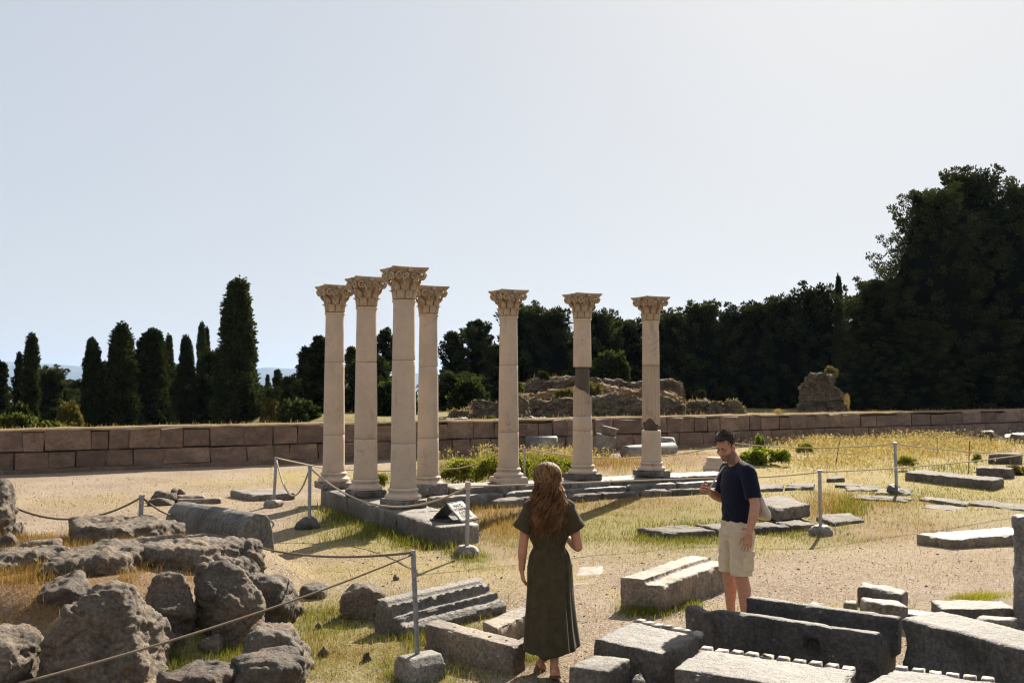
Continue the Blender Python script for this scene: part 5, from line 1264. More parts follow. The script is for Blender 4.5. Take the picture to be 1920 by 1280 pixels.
# taller dry grass with seed heads
def tall(regions, seed):
    rng = np.random.default_rng(seed); XS = []; YS = []; HS = []; KS = []; ZS = []
    for px, py, rx, ry, n, h0, kind, dz in regions:
        c_ = g(px, py); a = g(px, py - ry); b = g(px, py + ry)
        u = rng.normal(0, .45, n); v = rng.normal(0, .45, n)
        yy = c_.y + v * abs(a.y - b.y) / 2 * 1.2; xx = (c_.x / c_.y) * yy + u * rx / F_PX * yy
        XS.append(xx); YS.append(yy); HS.append(h0 * rng.uniform(.25, 1.0, n) * (.85 if kind == 0 else .72)); KS.append(np.full(n, kind)); ZS.append(H(xx, yy) + dz)
    return np.concatenate(XS), np.concatenate(YS), np.concatenate(ZS), np.concatenate(HS), np.concatenate(KS)
TALL = [(870, 884, 60, 12, 1500, .42, 2, 0), (920, 880, 50, 14, 1200, .5, 2, 0), (1000, 882, 70, 14, 2200, .5, 2, 0), (1045, 880, 40, 12, 800, .4, 2, 0), (716, 898, 14, 6, 250, .3, 2, 0), (150, 1085, 200, 40, 6000, .2, 1, 0), (70, 1150, 120, 30, 4000, .24, 1, 0), (240, 1120, 70, 30, 3000, .24, 1, 0), (40, 1180, 60, 20, 1500, .2, 1, 0), (200, 1010, 140, 8, 900, .12, 1, 0), (330, 1120, 40, 30, 900, .2, 1, 0), (300, 1066, 90, 16, 1800, .16, 1, 0), (350, 1082, 60, 14, 1200, .18, 1, 0), (430, 1210, 60, 12, 700, .16, 2, 0), (300, 1236, 60, 14, 700, .2, 2, 0), (620, 1150, 90, 20, 900, .12, 2, 0), (1330, 985, 200, 14, 1500, .13, 2, 0), (1480, 1000, 90, 10, 900, .13, 2, 0), (1680, 930, 200, 20, 1500, .13, 2, 0),
 (1640, 842, 190, 10, 2600, .50, 0, 0), (1700, 850, 260, 16, 2600, .36, 0, 0), (1740, 838, 120, 8, 900, .75, 0, 0), (1530, 838, 60, 10, 500, .55, 0, 0), (1560, 870, 120, 14, 800, .26, 0, 0), (1850, 840, 90, 10, 900, .36, 0, 0), (1760, 880, 150, 14, 900, .25, 2, 0),
 (1160, 878, 110, 14, 1500, .40, 1, 0), (1075, 868, 60, 12, 700, .50, 0, 0), (1010, 868, 70, 10, 260, .62, 0, 0), (915, 862, 40, 10, 160, .62, 0, 0), (870, 878, 60, 12, 500, .35, 1, 0), (830, 858, 40, 6, 200, .5, 0, 0),
 (720, 1000, 130, 18, 1700, .22, 2, 0), (640, 968, 80, 16, 1000, .22, 2, 0), (800, 1022, 70, 14, 1300, .26, 2, 0), (870, 1042, 40, 12, 600, .22, 2, 0), (940, 985, 70, 30, 1500, .24, 1, 0), (900, 955, 60, 16, 700, .24, 1, 0), (1000, 960, 60, 16, 500, .2, 1, 0),
 (1560, 950, 60, 22, 1200, .28, 1, 0), (1590, 958, 40, 20, 900, .30, 2, 0), (1660, 945, 120, 14, 700, .18, 1, 0), (1460, 966, 60, 10, 900, .16, 2, 0), (1280, 1012, 110, 10, 1500, .15, 2, 0), (1210, 1005, 40, 12, 500, .16, 2, 0), (1110, 1010, 100, 14, 700, .10, 2, 0),
 (790, 1200, 60, 20, 1200, .16, 2, 0), (860, 1150, 60, 20, 900, .16, 2, 0), (900, 1135, 50, 16, 700, .14, 2, 0), (1215, 1150, 60, 10, 1600, .16, 2, 0), (1290, 1138, 30, 10, 500, .14, 2, 0), (440, 1235, 60, 18, 700, .16, 2, 0), (350, 1250, 120, 14, 900, .15, 2, 0), (560, 1225, 60, 30, 500, .16, 2, 0), (620, 1180, 120, 40, 1000, .12, 2, 0), (745, 1265, 40, 12, 500, .14, 2, 0), (985, 1240, 40, 10, 600, .11, 2, 0),
 (1650, 1145, 50, 14, 600, .14, 2, 0), (1700, 1165, 40, 10, 500, .16, 2, 0), (1835, 1118, 50, 5, 1500, .09, 3, 0), (1850, 1158, 50, 6, 500, .13, 2, 0), (1640, 1255, 30, 14, 160, .22, 2, 0), (1215, 1265, 30, 10, 160, .2, 2, 0),
 (110, 1100, 120, 26, 1600, .14, 1, 0), (50, 1140, 60, 30, 900, .16, 1, 0), (250, 1125, 40, 30, 900, .20, 1, 0), (300, 1050, 60, 10, 500, .12, 1, 0), (150, 1065, 80, 14, 700, .10, 1, 0), (235, 1180, 30, 20, 300, .18, 1, 0), (420, 1190, 30, 10, 250, .16, 2, 0), (40, 1035, 40, 8, 300, .12, 2, 0), (350, 1066, 30, 8, 250, .14, 2, 0)]
x, y, z, h, kd = tall(TALL, 9)
rel = np.stack([x, y], -1) - WALL_A; ok = (rel @ WALL_N > .1) & ~in_foot(x, y); x, y, z, h, kd = [v[ok] for v in (x, y, z, h, kd)]
n = len(x); rng = np.random.default_rng(19)
pal = {0: [(.58, .48, .27), (.50, .38, .19), (.44, .33, .15), (.62, .54, .34), (.36, .30, .12)], 1: [(.42, .26, .10), (.34, .19, .07), (.50, .36, .17), (.30, .24, .09)], 2: [(.14, .19, .025), (.20, .24, .035), (.27, .27, .05), (.10, .145, .02), (.36, .31, .10), (.30, .24, .08)], 3: [(.42, .44, .06), (.50, .48, .10), (.36, .40, .05)]}
col = np.zeros((n, 3))
for kk in pal:
    m_ = kd == kk; col[m_] = pick(pal[kk], int(m_.sum()))
w = np.clip(.0016 * (y / 9), .0015, .0055) * rng.uniform(.7, 1.5, n) * np.where(kd == 2, 1.3, 1.0)
V, F, c = blades(x, y, z - .01, h, w, col, rng, .38)
hd = kd == 0; hd &= rng.uniform(0, 1, n) < .8
tips = V.reshape(-1, 5, 3)[:, 4][hd]; m = len(tips); rep = 5
P = np.repeat(tips, rep, 0) + rng.normal(0, .02, (m * rep, 3)) - np.array([0, 0, .03])
Vq, Fq, cq = leaf_tris(P, np.tile([[0, 0, .4]], (m * rep, 1)), .045, rng, np.repeat(col[hd] * 1.12, rep, 0), .28, .2, .7)
Fq = np.concatenate([Fq[:, [0, 1, 2]], Fq[:, [0, 2, 3]]])
me = colored('tall_grass', np.concatenate([V, Vq]), np.concatenate([F, Fq + len(V)]), np.concatenate([c, cq]))
tag(put('tall_grass', me, M['grass']), 'tall dry seeding grass and green tufts between the stones', kind='stuff')
# dry grass along the wall top and on the ruins
xs = rng.uniform(T0, LEN_W, 5200); pp = WALL_A[None] + WALL_D[None] * xs[:, None] - WALL_N[None] * rng.uniform(.05, .6, len(xs))[:, None]
hh = rng.gamma(2, .03, len(xs)) + .01; n = len(xs)
V, F, c = blades(pp[:, 0], pp[:, 1], np.full(n, WALL_H + .03), hh, np.full(n, .006), pick([(.50, .36, .18), (.42, .26, .11), (.55, .44, .25)], n), rng, .5)
bits = [(V, F, c)]
dg = bpy.context.evaluated_depsgraph_get()
for o in [o_ for o_ in bpy.context.scene.objects if o_.name.startswith(('rubble_ruin', 'earth_bank'))]:
    Vv = get_V(o.data) + np.array(o.location); Nn = get_N(o.data); m_ = (Nn[:, 2] > .45) & (fbm(Vv * .8, 2, 3) > -.05); Vv = Vv[m_]
    if not len(Vv): continue
    i = rng.integers(0, len(Vv), min(700, len(Vv) * 2)); p = Vv[i] + rng.normal(0, .05, (len(i), 3))
    V, F, c = blades(p[:, 0], p[:, 1], p[:, 2] - .06, rng.gamma(2, .03, len(i)) + .02, np.full(len(i), .012), pick([(.46, .30, .12), (.38, .22, .08), (.52, .40, .20), (.22, .20, .08)], len(i)), rng, .6); bits.append((V, F, c))
off = 0; VV = []; FF = []; CC = []
for V, F, c in bits: VV.append(V); FF.append(F + off); CC.append(c); off += len(V)
me = colored('dry_grass', np.concatenate(VV), np.concatenate(FF), np.concatenate(CC)); tag(put('dry_grass', me, M['grass']), 'dry orange grass on the wall top and the ruins', kind='stuff')
# loose gravel
rng = np.random.default_rng(23); x, y = screen_points(42000, rng, 860, 1320); ok = ~in_foot(x, y) & (y < 24) & ((np.stack([x, y], -1) - WALL_A) @ WALL_N > .3)
x, y = x[ok], y[ok]; cv = cover(x, y); ok = rng.uniform(0, 1, len(x)) > np.clip(cv['G'] * 1.1, 0, .9); x, y = x[ok], y[ok]; n = len(x); z = H(x, y)
oc = np.array([(1, 0, 0), (-1, 0, 0), (0, 1, 0), (0, -1, 0), (0, 0, 1), (0, 0, -1)], float); of = np.array([(0, 2, 4), (2, 1, 4), (1, 3, 4), (3, 0, 4), (2, 0, 5), (1, 2, 5), (3, 1, 5), (0, 3, 5)])
s = np.clip(rng.lognormal(-5.35, .45, n), .002, .022) * np.clip(y / 10, .8, 1.6)
a = rng.uniform(0, 6.28, n); ca_, sa = np.cos(a), np.sin(a); J = oc[None] * rng.uniform(.6, 1.3, (n, 6, 1)) * np.stack([s, s * .8, s * .6], -1)[:, None, :]
Vx = J[..., 0] * ca_[:, None] - J[..., 1] * sa[:, None]; Vy = J[..., 0] * sa[:, None] + J[..., 1] * ca_[:, None]
V = np.stack([Vx + x[:, None], Vy + y[:, None], J[..., 2] + z[:, None] + s[:, None] * .2], -1).reshape(-1, 3); F = (np.arange(n)[:, None, None] * 6 + of[None]).reshape(-1, 3)
c = pick([(.50, .43, .35), (.40, .32, .24), (.58, .52, .45), (.30, .24, .18), (.22, .17, .13), (.36, .26, .18), (.50, .42, .33), (.44, .36, .27)], n)
M['pebble'] = leaf_mat('gravel_stones', 0.0, 0); me = colored('gravel', V, F, np.repeat(c, 6, 0)); tag(put('gravel', me, M['pebble']), 'small loose gravel stones on the path', kind='stuff')
# ------------------------------------------------------------------ people
def skin_mat(name, col, sss=.12):
    t = NT(name); c = t.coord(False); n = t.noise(c, 30, 4, .6)
    cc = t.mix(t.ramp(n, .3, .7), tuple(v * .88 for v in col), tuple(v * 1.08 for v in col))
    if name == 'tanned_skin':   # dark stubble round the jaw
        a = t.n('ShaderNodeAttribute', _attribute_name='stubble'); cc = t.mix(t.math('MULTIPLY', a.outputs['Fac'], .62), cc, (.055, .035, .028))
    b = t.bsdf(cc, .55, t.bump(t.noise(c, 140, 3), .12, .002), .35); t.set(b, 'Subsurface Weight', sss); t.set(b, 'Subsurface Radius', (.012, .005, .003)); t.set(b, 'Subsurface Scale', 1.0); return t.m
M['skin_w'] = skin_mat('sunburnt_skin', (.42, .20, .115)); M['skin_m'] = skin_mat('tanned_skin', (.42, .21, .13))
def cloth_mat(name, col, weave=420, var=.25, trans=0.0, bump=.25):
    t = NT(name); c = t.coord(False); n = t.noise(c, 14, 5, .65); w = t.noise(t.mapping(c, (1, 1, .25)), weave, 2, .6)
    cc = t.mix(t.ramp(n, .3, .7), tuple(v * (1 - var) for v in col), tuple(v * (1 + var) for v in col)); cc = t.mix(t.math('MULTIPLY', t.ramp(w, .4, .65), .4), cc, tuple(v * 1.6 for v in col))
    b = t.bsdf(cc, .92, t.bump(t.math('ADD', w, t.noise(c, 60, 4, .6)), bump, .003), .1); t.set(b, 'Sheen Weight', .08); return t.m
M['dress'] = cloth_mat('olive_linen', (.048, .037, .019), 300); M['shirt'] = cloth_mat('navy_cotton', (.0065, .008, .017), 400, .2); M['shorts'] = cloth_mat('beige_canvas', (.47, .385, .265), 350, .12); M['tote'] = cloth_mat('natural_canvas', (.42, .37, .30), 260, .1)
M['leather'] = plain('brown_leather', (.11, .055, .028), .6, .3, .2, 40, .2); M['shoe'] = plain('grey_shoe', (.12, .11, .10), .7)
def hair_mat(name, c0, c1, trans=.25):
    t = NT(name); r = t.n('ShaderNodeAttribute', _attribute_name='Col'); d = t.n('ShaderNodeBsdfPrincipled', Roughness=.55); col = t.mix(r.outputs['Fac'], c0, c1)
    t.t.links.new(col, d.inputs['Base Color']); d.inputs['Specular IOR Level'].default_value = .3; tr = t.n('ShaderNodeBsdfTranslucent'); t.t.links.new(t.mix(1.0, col, (1.6, 1.3, 1.0), 'MULTIPLY'), tr.inputs[0])
    m = t.n('ShaderNodeMixShader', Fac=trans); t.t.links.new(d.outputs[0], m.inputs[1]); t.t.links.new(tr.outputs[0], m.inputs[2]); t.t.links.new(m.outputs[0], t.out.inputs[0]); return t.m
M['hair_w'] = hair_mat('auburn_hair', (.07, .032, .013), (.50, .27, .11), .35); M['hair_m'] = hair_mat('dark_hair', (.016, .010, .007), (.10, .060, .034), .08)
M['eye'] = plain('eyes', (.03, .02, .015), .3, .5, .1); M['brow'] = plain('brow_hair', (.018, .011, .008), .8); M['lip'] = plain('lips', (.30, .11, .085), .5)
def rot_head(C_, pitch, yaw, roll=0.0): return Matrix.Translation(C_) @ Matrix.Rotation(yaw, 4, 'Z') @ Matrix.Rotation(pitch, 4, 'X') @ Matrix.Rotation(roll, 4, 'Y')
def head_parts(q, T, s=1.0, male=True):
    Rm = T.to_3x3()
    def B(c, r): q.ball(T @ (Vector(c) * s), [v * s for v in r], Rm, 18, 12)
    B((0, -.012, .035), (.076, .096, .086)); B((0, .030, -.030), (.062, .064, .085)); B((0, .020, -.075), (.056 if male else .050, .056, .045)); B((0, .064, -.100), (.030, .026, .022))
    for sx in (-1, 1):
        B((sx * .043, .055, -.032), (.023, .026, .027)); B((sx * .029, .083, .022), (.026, .013, .009)); B((sx * .078, -.006, -.014), (.010, .020, .032)); B((sx * .046, .012, -.085), (.016, .034, .022)); B((sx * .011, .106, -.036), (.010, .011, .009))
    q.tube([T @ (Vector(p) * s) for p in ((0, .086, .016), (0, .100, -.006), (0, .113, -.032))], [.008 * s, .010 * s, .012 * s], 10)
    B((0, .091, -.061), (.022, .010, .0065)); B((0, .090, -.071), (.020, .010, .0075))
def hand_parts(q, W, d, nrm, thumb, s=1.0, curl=.35, spread=.10):
    """palm and five fingers from wrist W along d; nrm = palm side; thumb = thumb side"""
    W = Vector(W); d = Vector(d).normalized(); nrm = Vector(nrm); nrm = (nrm - d * nrm.dot(d)).normalized(); th = Vector(thumb); th = (th - d * th.dot(d) - nrm * th.dot(nrm)).normalized()
    q.tube([W - d * .02 * s, W + d * .03 * s, W + d * .088 * s], [(.017 * s, .024 * s), (.015 * s, .037 * s), (.013 * s, .041 * s)], 14, up=nrm)
    for k, (o, L) in enumerate(((.034, .066), (.0115, .076), (-.0115, .070), (-.033, .054))):
        b = W + d * (.082 - .006 * abs(k - 1.2)) * s + th * o * s; fd = (d + th * (o / .034) * spread).normalized(); pts = [b - fd * .02 * s, b]
        p = b; ang = curl * (.8 + .15 * k)
        for sg in (.45, .32, .25): 
            fd2 = (fd * math.cos(ang) + nrm * math.sin(ang)).normalized(); p = p + fd2 * L * sg * s; pts.append(p); ang += curl * .9
        q.tube(pts, [.0088 * s, .0088 * s, .0082 * s, .0074 * s, .0062 * s], 9)
    b = W + d * .022 * s + th * .030 * s; q.tube([b - th * .015 * s, b + (d * .5 + th * .7) * .03 * s + nrm * .006 * s, b + (d * .8 + th * .55) * .058 * s + nrm * .014 * s, b + (d * .95 + th * .35) * .080 * s + nrm * .022 * s], [.013 * s, .0115 * s, .0095 * s, .008 * s], 9)
def foot_parts(q, ankle, toe, s=1.0, w=.045):
    a = Vector(ankle); t_ = Vector(toe); f = (t_ - a); heel = a - Vector((f.x, f.y, 0)).normalized() * .045 * s - Vector((0, 0, .05 * s)) + Vector((0, 0, max(0, -f.z - .06) * -.1))
    q.tube([a + Vector((0, 0, .05)), a, a * .6 + t_ * .4 + Vector((0, 0, .012)), t_], [.036 * s, .036 * s, (.032 * s, .040 * s), (.014 * s, w * s)], 12, up=(0, 0, 1)); q.ball(heel + Vector((0, 0, .012)), (.030 * s, .032 * s, .034 * s))
    q.tube([heel + Vector((0, 0, -.004)), a * .5 + t_ * .5 - Vector((0, 0, .022)), t_ - Vector((0, 0, .004))], [(.018, .030), (.015, .038), (.011, .042)], 10, up=(0, 0, 1))
    fd = f.normalized(); sd = fd.cross(Vector((0, 0, 1))).normalized()
    for k in range(5): p = t_ + sd * (-.034 + .017 * k) * s; q.tube([p - fd * .02, p + fd * (.028 - .004 * abs(k - 1)) * s - Vector((0, 0, .006))], [.0085 * s, .0065 * s], 8)
def finish(me, it=4, f=.5): smooth_mesh(me, it, f); me.polygons.foreach_set('use_smooth', np.ones(len(me.polygons), bool)); return me
def strands(name, curves, r, rng, mat, parent, nseg=3):
    Vs = []; Fs = []; Cs = []; off = 0
    for pts in curves:
        P = np.array(pts); m = len(P); T = np.gradient(P, axis=0); T /= np.linalg.norm(T, axis=1)[:, None] + 1e-9; s = np.cross(T, [[.3, .2, .9]]); s /= np.linalg.norm(s, axis=1)[:, None] + 1e-9; b = np.cross(T, s)
        rr_ = r * np.concatenate([np.linspace(.7, 1, m // 2), np.linspace(1, .25, m - m // 2)]) * rng.uniform(.6, 1.4)
        ring = [P + (s * math.cos(a) + b * math.sin(a)) * rr_[:, None] for a in np.arange(nseg) * 2 * math.pi / nseg]
        Vs.append(np.stack(ring, 1).reshape(-1, 3)); i = np.arange(m - 1)[:, None] * nseg; k = np.arange(nseg)[None]; k2 = (k + 1) % nseg
        Fs.append(np.stack([i + k, i + k2, i + nseg + k2, i + nseg + k], -1).reshape(-1, 4) + off); off += m * nseg; Cs.append(np.full((m * nseg, 3), rng.uniform(0, 1) ** 1.3))
    me = colored(name, np.concatenate(Vs), np.concatenate(Fs), np.concatenate(Cs)); me.polygons.foreach_set('use_smooth', np.ones(len(me.polygons), bool)); return put(name, me, mat, parent)

# ---- the woman, walking away
wp = Vector((.288, 7.78, 0)); woman = empty('person', wp, 0); tag(woman, 'woman in a long olive dress walking away, auburn curls down her back', 'person')
TH = rot_head(Vector((-.012, .02, 1.515)), R(6), R(-4))
q = Geo(); head_parts(q, TH, .96, False)
q.tube([(0, -.01, 1.28), (0, -.005, 1.36), (-.008, .01, 1.44)], [.062, .053, .055], 14)
q.tube([(0, 0, .86), (0, 0, 1.0), (0, .0, 1.14), (0, -.01, 1.26), (0, -.01, 1.33)], [(.10, .150), (.085, .115), (.095, .130), (.085, .150), (.05, .09)], 18, up=(0, 1, 0))
q.tube([(-.15, -.01, 1.295), (0, -.01, 1.31), (.15, -.01, 1.295)], [.05, .05, .05], 12)
LW, RW = Vector((-.212, .0, .815)), Vector((.15, .17, 1.03))
q.tube([(-.150, -.01, 1.295), (-.178, -.02, 1.17), (-.200, -.035, 1.03)], [.047, .042, .036], 14); q.tube([(-.200, -.035, 1.03), (-.207, -.025, .95), LW], [.037, .037, .024], 14)
q.tube([(.150, -.01, 1.295), (.190, -.02, 1.15), (.222, -.03, .995)], [.047, .042, .037], 14); q.tube([(.222, -.03, .995), (.20, .06, 1.0), RW], [.038, .037, .024], 14)
hand_parts(q, LW, (.12, .10, -1), (.9, .3, 0), (.1, 1, 0), .92, .28); hand_parts(q, RW, (-.75, .55, .25), (-.2, -.5, .8), (.2, .3, 1), .92, .75)
for sx, hip, knee, ank, toe in ((-1, (-.085, 0, .86), (-.070, .10, .46), (-.048, .14, .085), (-.055, .27, .028)), (1, (.085, 0, .86), (.050, -.02, .45), (.026, -.26, .155), (.040, -.15, .040))):
    k_, a_ = Vector(knee), Vector(ank); q.tube([hip, Vector(hip) * .5 + k_ * .5, k_], [.085, .068, .050], 16); q.tube([k_, k_ * .68 + a_ * .32 + Vector((0, -.012, 0)), k_ * .3 + a_ * .7, a_], [.050, .052, .036, .030], 16); foot_parts(q, ank, toe, .92)
me = finish(remesh(q, .0046), 3, .45); put('body', me, M['skin_w'], woman)
# dress: bodice with turned back sleeves, gathered waist, long skirt in soft folds
q = Geo(); q.tube([(0, 0, .985), (0, 0, 1.02), (0, 0, 1.06), (0, 0, 1.13), (0, -.008, 1.21), (0, -.01, 1.28), (0, -.01, 1.325), (0, -.005, 1.355)], [(.094, .119), (.104, .130), (.118, .152), (.122, .160), (.122, .165), (.108, .165), (.082, .130), (.066, .075)], 28, round_ends=False, up=(0, 1, 0))
q.tube([(-.150, -.012, 1.298), (-.07, -.012, 1.318), (.07, -.012, 1.318), (.150, -.012, 1.298)], [.060, .062, .062, .060], 16)
for sx in (-1, 1):
    q.tube([(sx * .06, -.01, 1.275), (sx * .140, -.012, 1.262), (sx * .185, -.012, 1.155), (sx * .205, -.014, 1.122)], [(.085, .070), (.085, .078), (.078, .082), (.078, .084)], 22, round_ends=False, up=(0, 1, 0))
    q.tube([(sx * .182, -.012, 1.160), (sx * .209, -.014, 1.115)], [(.084, .087), (.087, .090)], 22, round_ends=False, up=(0, 1, 0))
me = remesh(q, .0075); finish(me, 3, .5); V = get_V(me); N = get_N(me)
fold = fbm(V * np.array([9, 9, 4]), 3, 4) * .006 + .0045 * np.sin(np.arctan2(V[:, 0], V[:, 1]) * 13 + 6 * fbm(V * 6, 2, 2)) * sstep(1.16, 1.03, V[:, 2]) * (np.abs(V[:, 0]) < .17)
V = V + N * fold[:, None]; set_V(me, V); dress = put('dress', me, M['dress'], woman)
na, nz = 120, 46; V = []
for j in range(nz):
    f = j / (nz - 1); z_ = 1.015 - f * (1.015 - .215)
    rx = np.interp(f, [0, .03, .10, .22, .45, .75, 1], [.120, .119, .150, .172, .174, .184, .194]); ry = np.interp(f, [0, .03, .10, .22, .45, .75, 1], [.100, .098, .130, .155, .175, .215, .250])
    for k in range(na):
        a = 2 * math.pi * k / na
        pl_ = math.sin(a * 21 + .6 * math.sin(a * 4)) * .0055 * (1 - f) ** 1.5 * min(1, f * 8 + .4) + (math.sin(a * 7 + 1.3 + f * .8) * .010 + math.sin(a * 11 + f * 1.5) * .005 + math.sin(a * 4 - .5) * .010) * min(1, f * 1.3)
        x_ = (rx + pl_) * math.cos(a); y_ = (ry + pl_) * math.sin(a)
        fl_ = max(0, math.cos(a - R(-8))) ** 3 * f ** 2 * .040; x_ += fl_
        crease = math.exp(-((a - R(318)) / .10) ** 2) * .034 * min(1, f * 2.2)
        x_ -= crease * math.cos(a); y_ -= crease * math.sin(a)
        hem = (.030 * max(0, math.cos(a - R(-5))) + .010 * math.sin(a * 5 + 1) + .006 * math.sin(a * 11)) * f ** 6
        if math.sin(a) < 0: y_ -= .05 * f * max(0, -math.sin(a)) * max(0, math.cos(a - R(290)))
        V.append((x_, y_ - .01 * f, z_ + hem))
F = [(j * na + k, j * na + (k + 1) % na, (j + 1) * na + (k + 1) % na, (j + 1) * na + k) for j in range(nz - 1) for k in range(na)]
me = np_mesh('skirt', np.array(V), np.array(F)[:, ::-1], True); me = evaluated(me, [('SOLIDIFY', dict(thickness=.004, offset=-1))]); me.polygons.foreach_set('use_smooth', np.ones(len(me.polygons), bool)); put('skirt', me, M['dress'], dress)
q = Geo(); q.tube([(0, 0, .990), (0, 0, 1.022)], [(.099, .124), (.099, .124)], 40, round_ends=False, up=(0, 1, 0)); put('waistband', q.mesh('waistband', True), M['dress'], dress)
# her hair: half tied back, then loose curls
rng = np.random.default_rng(31); q = Geo(); Rm = TH.to_3x3()
q.ball(TH @ Vector((0, -.022, .028)), (.092, .102, .094), Rm, 20, 14); q.ball(TH @ Vector((0, -.040, -.05)), (.080, .070, .072), Rm, 20, 14); q.tube([(-.008, -.062, 1.455), (-.008, -.080, 1.42), (-.008, -.095, 1.33), (-.015, -.115, 1.22), (-.015, -.118, 1.14)], [(.040, .070), (.046, .082), (.046, .118), (.034, .128), (.016, .085)], 20, up=(0, 1, 0))
me = remesh(q, .008); finish(me, 4); V = get_V(me); N = get_N(me); V += N * (fbm(V * np.array([30, 30, 7]), 3, 6) * .008)[:, None]; set_V(me, V)
m_ = me.color_attributes.new('Col', 'FLOAT_COLOR', 'POINT'); m_.data.foreach_set('color', np.tile(np.array([.3, .3, .3, 1], np.float32), len(V)))
hair = put('hair', me, M['hair_w'], woman)
cur = []
for i in range(1000):
    a = rng.uniform(-1.65, 1.65); t0 = rng.uniform(0, 1)
    x0 = .098 * math.sin(a); y0 = -.085 * math.cos(a) - .03
    top = Vector((x0 - .01, y0, 1.50 - .06 * rng.uniform())); L = rng.uniform(.16, .40); x1 = x0 * rng.uniform(1.0, 1.45) + rng.normal(0, .012); n = 26; ph = rng.uniform(0, 6.28); amp = rng.uniform(.008, .024); fr = rng.uniform(14, 26)
    pts = []
    for k in range(n):
        f = k / (n - 1); z_ = top.z - L * f; y_ = y0 - .028 * math.sin(f * 3.0) - .02 * f + rng.normal(0, .001); am = amp * min(1, f * 3)
        pts.append((top.x + (x1 - x0) * f ** .8 + am * math.sin(fr * f * L * 2.2 + ph), y_ + am * math.cos(fr * f * L * 2.2 + ph), z_))
    cur.append(pts)
strands('curls', cur, .0023, rng, M['hair_w'], hair)
cur = []
for i in range(800):
    a = rng.uniform(0, 6.28); el = rng.uniform(-.25, 1.5); d = Vector((math.cos(a) * math.cos(el), math.sin(a) * math.cos(el), math.sin(el)))
    if d.y > .45 and el < .5: continue
    s0 = TH @ (Vector((0, -.022, .030)) + Vector((d.x * .094, d.y * .104, d.z * .096))); e = TH @ Vector((d.x * .055, -.142, -.050 + rng.normal(0, .014)))
    pts = []
    for k in range(12):
        f = k / 11; p = s0.lerp(e, f); c_ = TH @ Vector((0, -.022, .02)); v = p - c_; tgt = .112 + .005 * rng.uniform(-1, 1); v = v.normalized() * max(v.length, tgt); pts.append(tuple(c_ + v))
    cur.append(pts)
strands('combed_hair', cur, .0020, rng, M['hair_w'], hair)
q = Geo(); q.tube([TH @ Vector(p) for p in ((-.082, -.03, -.02), (-.06, -.10, -.03), (0, -.135, -.035), (.06, -.10, -.03), (.082, -.03, -.02))], [.005, .007, .009, .007, .005], 10); me = q.mesh('tied_strand', True); ca = me.color_attributes.new('Col', 'FLOAT_COLOR', 'POINT'); ca.data.foreach_set('color', np.tile(np.array([.25, .25, .25, 1], np.float32), len(me.vertices))); put('tied_strand', me, M['hair_w'], hair)
# strappy sandals
for ank, toe, kn in (((-.048, .14, .085), (-.055, .27, .028), (-.070, .10, .46)), ((.026, -.26, .155), (.040, -.15, .040), (.050, -.02, .45))):
    a_, t_ = Vector(ank), Vector(toe); sh_ = (Vector(kn) - a_).normalized(); s1 = sh_.cross(Vector((0, 1, 0))).normalized(); s2 = s1.cross(sh_); f = (t_ - a_); hd = Vector((f.x, f.y, 0)).normalized(); sd = hd.cross(Vector((0, 0, 1))); low = a_ - hd * .062 - Vector((0, 0, .078)); front = t_ + hd * .035 - Vector((0, 0, .020)); front.z = max(front.z, .004)
    q = Geo(); pts = [low, low.lerp(front, .35) , low.lerp(front, .7), front]; wd = (.030, .036, .045, .032)
    V = []; 
    for p, w_ in zip(pts, wd):
        for sx, dz_ in ((-1, 0), (1, 0), (1, .014), (-1, .014)): V.append(p + sd * sx * w_ + Vector((0, 0, dz_)))
    F = [(0, 1, 2, 3), (12, 15, 14, 13)] + [(i * 4 + k, i * 4 + 4 + k, i * 4 + 4 + (k + 1) % 4, i * 4 + (k + 1) % 4) for i in range(3) for k in range(4)]; q.add(V, F)
    sdl = put('sandal', q.mesh('sandal'), M['leather'], woman); q = Geo()
    for z_, tl in ((.03, .3), (.06, -.3), (.095, .3), (.13, -.3)):
        q.tube([a_ + (s1 * math.cos(a) + s2 * math.sin(a)) * (.031 + z_ * .06) + sh_ * (z_ + .012 * math.cos(a + tl) * (1 if tl > 0 else -1)) for a in np.linspace(0, 6.3, 16)], [.0022] * 16, 5, round_ends=False)
    put('strap', q.mesh('strap'), M['tote'], sdl)

# ---- the man, turned toward the camera's side, looking down
MAN_YAW = R(107); mp = Vector((2.09, 9.32, 0)); man = empty('person', mp, MAN_YAW); tag(man, 'dark haired man in navy shirt and beige cargo shorts, looking down', 'person')
TM = rot_head(Vector((.005, .105, 1.675)), R(-24), R(30))
q = Geo(); head_parts(q, TM, 1.03, True)
q.tube([(0, -.02, 1.46), (0, .02, 1.53), (.003, .07, 1.61)], [.075, .062, .060], 16)
q.tube([(0, 0, .92), (0, 0, 1.05), (0, 0, 1.20), (0, -.005, 1.36), (0, -.02, 1.47)], [(.105, .165), (.10, .150), (.11, .165), (.11, .180), (.065, .12)], 20, up=(0, 1, 0))
q.tube([(-.185, -.015, 1.445), (0, -.02, 1.46), (.185, -.015, 1.445)], [.062, .06, .062], 14)
LWm, RWm = Vector((-.308, .055, .905)), Vector((.155, .215, 1.255))
q.tube([(-.190, -.015, 1.445), (-.225, -.03, 1.30), (-.274, -.03, 1.155)], [.060, .052, .043], 16); q.tube([(-.274, -.03, 1.155), (-.292, -.005, 1.07), LWm], [.044, .045, .029], 16)
q.tube([(.190, -.015, 1.445), (.235, .0, 1.30), (.255, .02, 1.165)], [.060, .052, .043], 16); q.tube([(.255, .02, 1.165), (.235, .10, 1.20), RWm], [.044, .044, .029], 16)
